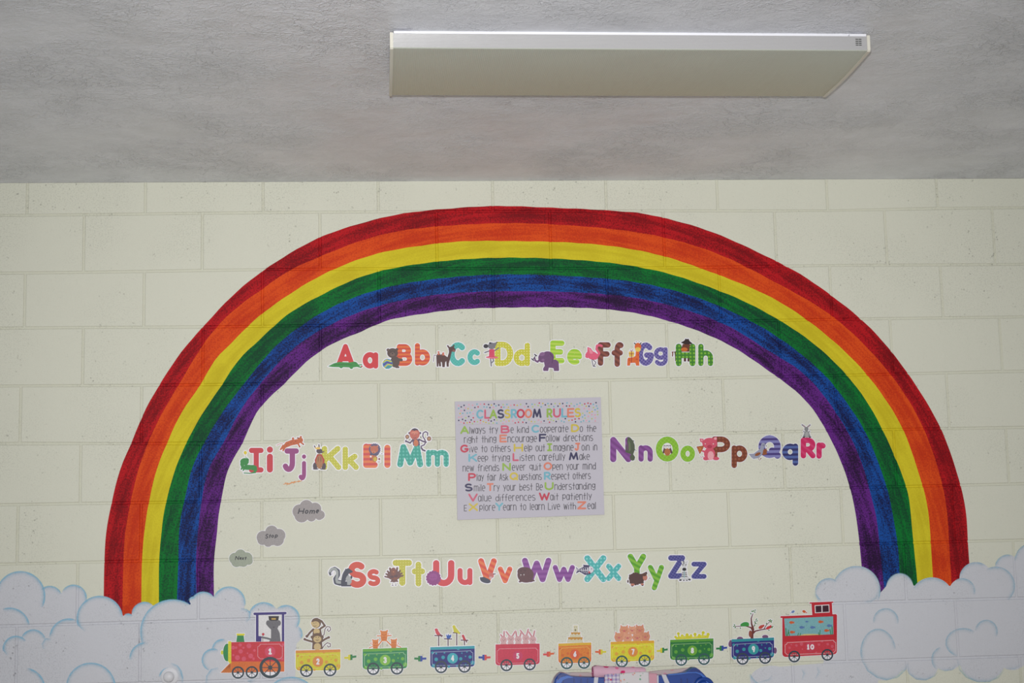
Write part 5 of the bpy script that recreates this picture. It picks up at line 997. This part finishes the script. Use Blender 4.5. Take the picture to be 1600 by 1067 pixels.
for yb, segs in rows:
    yb = float(yb) + 0.3; caps = []
    for t, a, b, c in segs:
        a, b = 700 + a / 6.4, 700 + b / 6.4
        if c and c != 'thin': caps.append((t, a, b, c))
        elif c == 'thin': g = Geo(); letters(t, a, b, yb, 9, 0.48, g, 'ink', BY); mesh('lettering', g.V, g.F, M_PRINT, board, g.Cc)
        else: g = Geo(); letters(t, a, b, yb, 10.4, 0.48, g, 'ink', BY); mesh('lettering', g.V, g.F, M_PRINT, board, g.Cc)
    for t, a, b, c in caps: bold(t, a, b, yb + 0.4, 12.6, 2.8, c, 'capital_letter', board)
hd = empty('heading', bo, None, None); hd.parent = board; hd.location = (0, 0, 0); hd['label'] = 'large multicoloured heading reading CLASSROOM RULES'
for t, a, b, c in (('C', 283, 357, 'teal'), ('L', 362, 420, 'pink'), ('A', 415, 492, 'green'), ('S', 492, 563, 'navy'), ('S', 562, 626, 'yellow'), ('R', 628, 690, 'teal'), ('O', 686, 768, 'red'), ('O', 766, 842, 'orange'), ('M', 845, 935, 'navy'),
                   ('R', 986, 1045, 'green'), ('U', 1050, 1130, 'pink'), ('L', 1133, 1195, 'teal'), ('E', 1191, 1264, 'orange'), ('S', 1264, 1330, 'yellow')):
    bold(t, 700 + a / 6.4, 700 + b / 6.4, 653.2, 14.6, 2.9, c, 'heading_letter', hd)
dr = random.Random(11); pts = []; g = Geo()
for _ in range(6000):
    x, y = dr.uniform(716.5, 934), dr.uniform(629.8, 660.5)
    if 741 < x < 910 and 636.0 < y < 655.0: continue
    if all((x - a) ** 2 + (y - b) ** 2 > 4.15 ** 2 for a, b in pts): pts.append((x, y))
cols = ['red', 'navy', 'teal', 'lime', 'yellow', 'rose', 'red', 'lime', 'yellow', 'navy', 'rose', 'teal']
for k, (x, y) in enumerate(pts):
    r = 1.25; g.polys([[(x + r * math.cos(i * math.pi / 5), sk(x, y) - 0.0 + r * math.sin(i * math.pi / 5)) for i in range(10)]], BY, bo, lin(INK[cols[dr.randrange(12)]]))
tag(mesh('confetti_dots', g.V, g.F, M_PRINT, board, g.Cc), kind='stuff')
g = Geo(); ribbons([[(716.5, sk(716.5, 661.8)), (935.5, sk(935.5, 661.8))]], 0.28, BY, bo, lin((190, 178, 184)), g); mesh('divider_line', g.V, g.F, M_PRINT, board, g.Cc)

# ---------------------------------------------------------- blue plastic seat with quilts, in front of the wall
def pix(x, y, z):
    v = RM @ np.array([x - CX, -(z - CAMLOC[2]), y + CD]); return 800 + FPX * v[0] / v[2], 533.5 + FPX * v[1] / v[2]
SY = 0.22                        # its front face stands this far out
q = NT('blue_moulded_plastic', 0.32, 0.5); q.col(lin((20, 62, 142))); M_BLUE = q.m
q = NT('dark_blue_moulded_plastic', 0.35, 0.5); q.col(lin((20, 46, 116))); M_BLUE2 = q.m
q = NT('pale_blue_edge', 0.35, 0.5); q.col(lin((52, 98, 182))); M_EDGE = q.m
M_STRAP = plain('light_grey_webbing', (196, 196, 204), 0.7, 0.2, 0.03)
def shape(name, px, mat, parent, org, Y0, Y1, bevel=0.0):
    """solid plate of real thickness: outline on plane Y1 carried back to Y0"""
    x, z = wall([p[0] for p in px], [p[1] for p in px], Y1); n = len(px)
    pl = [(float(a), float(b)) for a, b in zip(x, z)]
    cx_ = sum(p[0] for p in pl) / n; cz_ = sum(p[1] for p in pl) / n
    V = [(a - org[0], -Y0 - org[1], b - org[2]) for a, b in pl]
    if bevel: V += [(a - org[0], -(Y1 - bevel) - org[1], b - org[2]) for a, b in pl]
    def ins(a, b):
        L = math.hypot(a - cx_, b - cz_) + 1e-9; return a - (a - cx_) / L * bevel, b - (b - cz_) / L * bevel
    V += [(ins(a, b)[0] - org[0], -Y1 - org[1], ins(a, b)[1] - org[2]) for a, b in pl]
    F = []; m = len(V) // n
    for k in range(m - 1): F += [(k * n + i, k * n + (i + 1) % n, (k + 1) * n + (i + 1) % n, (k + 1) * n + i) for i in range(n)]
    tri = tessellate_polygon([[Vector((v[0], v[2], 0)) for v in V[-n:]]])
    F += [tuple((m - 1) * n + i for i in t) for t in tri] + [tuple(t[::-1]) for t in tri]
    return mesh(name, V, F, mat, parent)
fb = [pix(float(wall(px_, 1100, SY)[0]), -SY, 0.004) for px_ in (866, 1116)]
so = wall(985, 1067, SY); so = (float(so[0]), -SY + 0.02, 0.0)
seat = empty('plastic_play_seat', so, 'blue moulded plastic child seat with ribbed wings, only its top in view below the train', 'seat')
lw = [(866, 1067), (867.5, 1061), (871, 1056), (876, 1051.6), (881, 1051.8), (887, 1054), (893, 1056.6), (905, 1057.6), (917, 1058), (947, 1058.6)]
rw = [(1026, 1056), (1044, 1054.8), (1060, 1053.2), (1070, 1050.8), (1077, 1047), (1083, 1043.6), (1088, 1043.4), (1094, 1047.4), (1100, 1053), (1107, 1061), (1112, 1068)]
shape('seat_back', [fb[0], (862, 1150), (863, 1085)] + lw + [(980, 1059), (1010, 1058)] + rw + [(1120, 1090), (1124, 1150), fb[1]], M_BLUE, seat, so, SY - 0.045, SY, 0.004)
shape('wing_flange', [(866, 1072), (870, 1064), (877, 1058), (886, 1055.6), (895, 1057.6), (895, 1059), (887, 1059.6), (880, 1062.4), (873, 1072)], M_EDGE, seat, so, SY - 0.001, SY + 0.012)
shape('wing_flange', [(1044, 1053.4), (1062, 1052), (1076, 1050), (1088, 1049.6), (1096, 1052), (1103, 1058), (1112, 1072), (1108, 1072), (1100, 1060), (1094, 1054), (1087, 1051.4), (1076, 1051.8), (1062, 1053.8), (1044, 1055.2)], M_EDGE, seat, so, SY - 0.001, SY + 0.012)
shape('inner_hollow', [(872, 1056), (877, 1052.6), (884, 1054), (890, 1056.4), (882, 1058.6), (874, 1063), (870, 1066)], M_BLUE2, seat, so, SY - 0.001, SY + 0.003)
shape('inner_hollow', [(1078, 1047.6), (1084, 1044.6), (1089, 1045), (1096, 1050), (1100, 1055), (1094, 1052), (1086, 1049.6), (1076, 1049.8)], M_BLUE2, seat, so, SY - 0.001, SY + 0.003)
for x in (879.5, 896.5, 907.5, 917.5, 950, 1064, 1073.5, 1091): shape('rib', [(x, 1060.4), (x + 1.5, 1060.4), (x + 1.7, 1130), (x - 0.2, 1130)], M_BLUE2, seat, so, SY - 0.001, SY + 0.006)
bx, bz = wall(1099, 1074, SY)
b_ = lathe('boss', [(0.036, -0.001), (0.036, 0.010), (0.031, 0.016), (0.024, 0.016), (0.022, 0.009), (0.012, 0.009), (0.010, 0.014)], M_BLUE, seat, 36); b_.location = (float(bx) - so[0], -SY - so[1], float(bz))
shape('strap', [(928.6, 1058), (935, 1058.4), (933.4, 1072), (932, 1110), (926, 1110), (927.4, 1072)], M_STRAP, seat, so, SY - 0.0005, SY + 0.004)
shape('strap', [(1033.4, 1053.6), (1040.4, 1054), (1046.6, 1068), (1052, 1100), (1045.6, 1100), (1040.6, 1072)], M_STRAP, seat, so, SY - 0.0005, SY + 0.004)
shape('strap', [(1026.5, 1055), (1029, 1055), (1029.5, 1100), (1026.5, 1100)], M_STRAP, seat, so, SY - 0.0005, SY + 0.004)
# quilt behind the top edge and over the middle
def fabric(name, base, spots, scale, thr=0.20):
    q = NT(name, 0.85, 0.1); g = q.coord()
    c = lin(base)
    for i, s in enumerate(spots):
        v = q.n('ShaderNodeTexVoronoi'); v.inputs['Scale'].default_value = scale * (1 + 0.27 * i)
        a = q.n('ShaderNodeVectorMath', operation='ADD'); q.l(g, a.inputs[0]); a.inputs[1].default_value = (i * 1.7, i * 0.9, i * 2.3); q.l(a.outputs[0], v.inputs['Vector'])
        wv = q.noise(a.outputs[0], scale * 3, 2)
        c = q.mix(q.step(q.math('ADD', v.outputs['Distance'], q.math('MULTIPLY', wv, 0.35)), thr + .13, thr + .19, 1.0, 0.0), c, lin(s))
    q.col(c); q.bump(q.noise(g, 700, 2), 0.0006, 0.4)
    return q.m
M_QUILT = fabric('faded_pink_quilt', (188, 170, 170), [(196, 140, 158), (176, 170, 174), (200, 144, 144)], 24, 0.28)
M_ROLL = fabric('pink_animal_print', (208, 168, 186), [(196, 40, 100), (214, 110, 150), (110, 80, 96)], 24, 0.20)
M_FLOR = fabric('white_floral_cotton', (206, 202, 204), [(200, 110, 120), (120, 170, 140), (214, 150, 130)], 40, 0.16)
M_PINK = plain('plain_pink_cotton', (200, 150, 164), 0.85, 0.1, 0.05, 300)
q = NT('violet_gingham', 0.85, 0.1); sp = q.n('ShaderNodeSeparateXYZ'); q.l(q.coord(), sp.inputs[0])
a = q.step(q.math('SINE', q.math('MULTIPLY', sp.outputs[0], 480)), -.2, .2); b = q.step(q.math('SINE', q.math('MULTIPLY', sp.outputs[2], 480)), -.2, .2)
cc = q.mix(q.math('MULTIPLY', q.math('ADD', a, b), 0.42), lin((208, 202, 210)), lin((130, 110, 168)))
vv = q.n('ShaderNodeTexVoronoi'); vv.inputs['Scale'].default_value = 60; q.l(q.coord(), vv.inputs['Vector']); q.col(q.mix(q.step(vv.outputs['Distance'], .16, .22, 1, 0), cc, lin((196, 60, 90)))); M_GING = q.m
qo = (so[0], so[1], 0.0)
quilt = empty('patchwork_quilt', (so[0], so[1], float(wall(985, 1100, SY)[1])), 'faded pink patchwork quilt draped over the back of the blue seat', 'quilt')
qz = (so[0], so[1], quilt.location[2])
shape('back_layer', [(862, 1067), (866, 1058), (870, 1053), (875, 1049.6), (881, 1050.2), (888, 1051.2), (896, 1050.4), (906, 1050.8), (920, 1050.6), (930, 1052), (960, 1053), (1000, 1052), (1020, 1049), (1034, 1047.2), (1050, 1046.2), (1062, 1045.2), (1074, 1044), (1081, 1041.8), (1087, 1042.2), (1093, 1046), (1098, 1051.6), (1100, 1056), (1090, 1062), (1075, 1070), (985, 1075), (900, 1070), (870, 1072)], M_QUILT, quilt, qz, SY - 0.062, SY - 0.047, 0.004)
shape('gingham_panel', [(945, 1054.6), (950, 1053.4), (968, 1052.4), (969, 1080), (968, 1110), (944, 1110), (944, 1080)], M_GING, quilt, qz, SY + 0.001, SY + 0.012, 0.003)
shape('floral_panel', [(968, 1052.4), (980, 1051.4), (996, 1050), (1008, 1049.4), (1014, 1050.2), (1015, 1080), (1014, 1110), (968, 1110), (968, 1080)], M_FLOR, quilt, qz, SY + 0.001, SY + 0.013, 0.003)
shape('pink_panel', [(1013.6, 1052), (1020, 1051.8), (1026.6, 1052.6), (1027, 1080), (1027, 1110), (1014, 1110), (1013.8, 1080)], M_PINK, quilt, qz, SY + 0.001, SY + 0.010, 0.003)
# rolled blanket resting on the top edge
a0 = wall(926, 1049.6, SY - 0.02); a1 = wall(1008, 1050.6, SY - 0.02)
A0 = np.array([float(a0[0]), -(SY - 0.02), float(a0[1])]); A1 = np.array([float(a1[0]), -(SY - 0.02), float(a1[1])])
roll = empty('rolled_blanket', tuple(A0), 'rolled blanket with pink and magenta animal print lying on the blue seat', 'blanket')
V = []; F = []; S = 30; N_ = 24; rr = random.Random(5)
for i in range(N_ + 1):
    t = i / N_; c = (A1 - A0) * t; r = 0.0205 * (1 - 0.18 * t) * (1 + 0.04 * math.sin(t * 19) + 0.03 * math.sin(t * 7 + 1))
    rim = 1.0 if 0 < i < N_ else 0.82
    for k in range(S):
        an = 2 * math.pi * k / S; V.append((c[0], c[1] + r * rim * math.cos(an) * 1.15, c[2] + r * rim * math.sin(an)))
for i in range(N_):
    for k in range(S): F.append((i * S + k, i * S + (k + 1) % S, (i + 1) * S + (k + 1) % S, (i + 1) * S + k))
F += [tuple(range(S)), tuple(N_ * S + k for k in range(S))[::-1]]
mesh('roll', V, F, M_ROLL, roll, smooth=True)
sp_ = [( -0.0012, 0.003 + 0.0148 * i / 40) for i in range(41)]
V, F = [], []
for i, (dx_, r) in enumerate(sp_):
    an = i * 0.42; V += [(dx_, r * math.cos(an) * 1.15, r * math.sin(an)), (dx_, (r + 0.0016) * math.cos(an) * 1.15, (r + 0.0016) * math.sin(an)), (dx_ + 0.002, r * math.cos(an) * 1.15, r * math.sin(an)), (dx_ + 0.002, (r + .0016) * math.cos(an) * 1.15, (r + .0016) * math.sin(an))]
for i in range(40): n = 4 * i; F += [(n, n + 1, n + 5, n + 4), (n, n + 4, n + 6, n + 2), (n + 1, n + 3, n + 7, n + 5)]
mesh('rolled_edge', V, F, plain('dark_pink_hem', (150, 80, 110), 0.85, 0.1), roll)
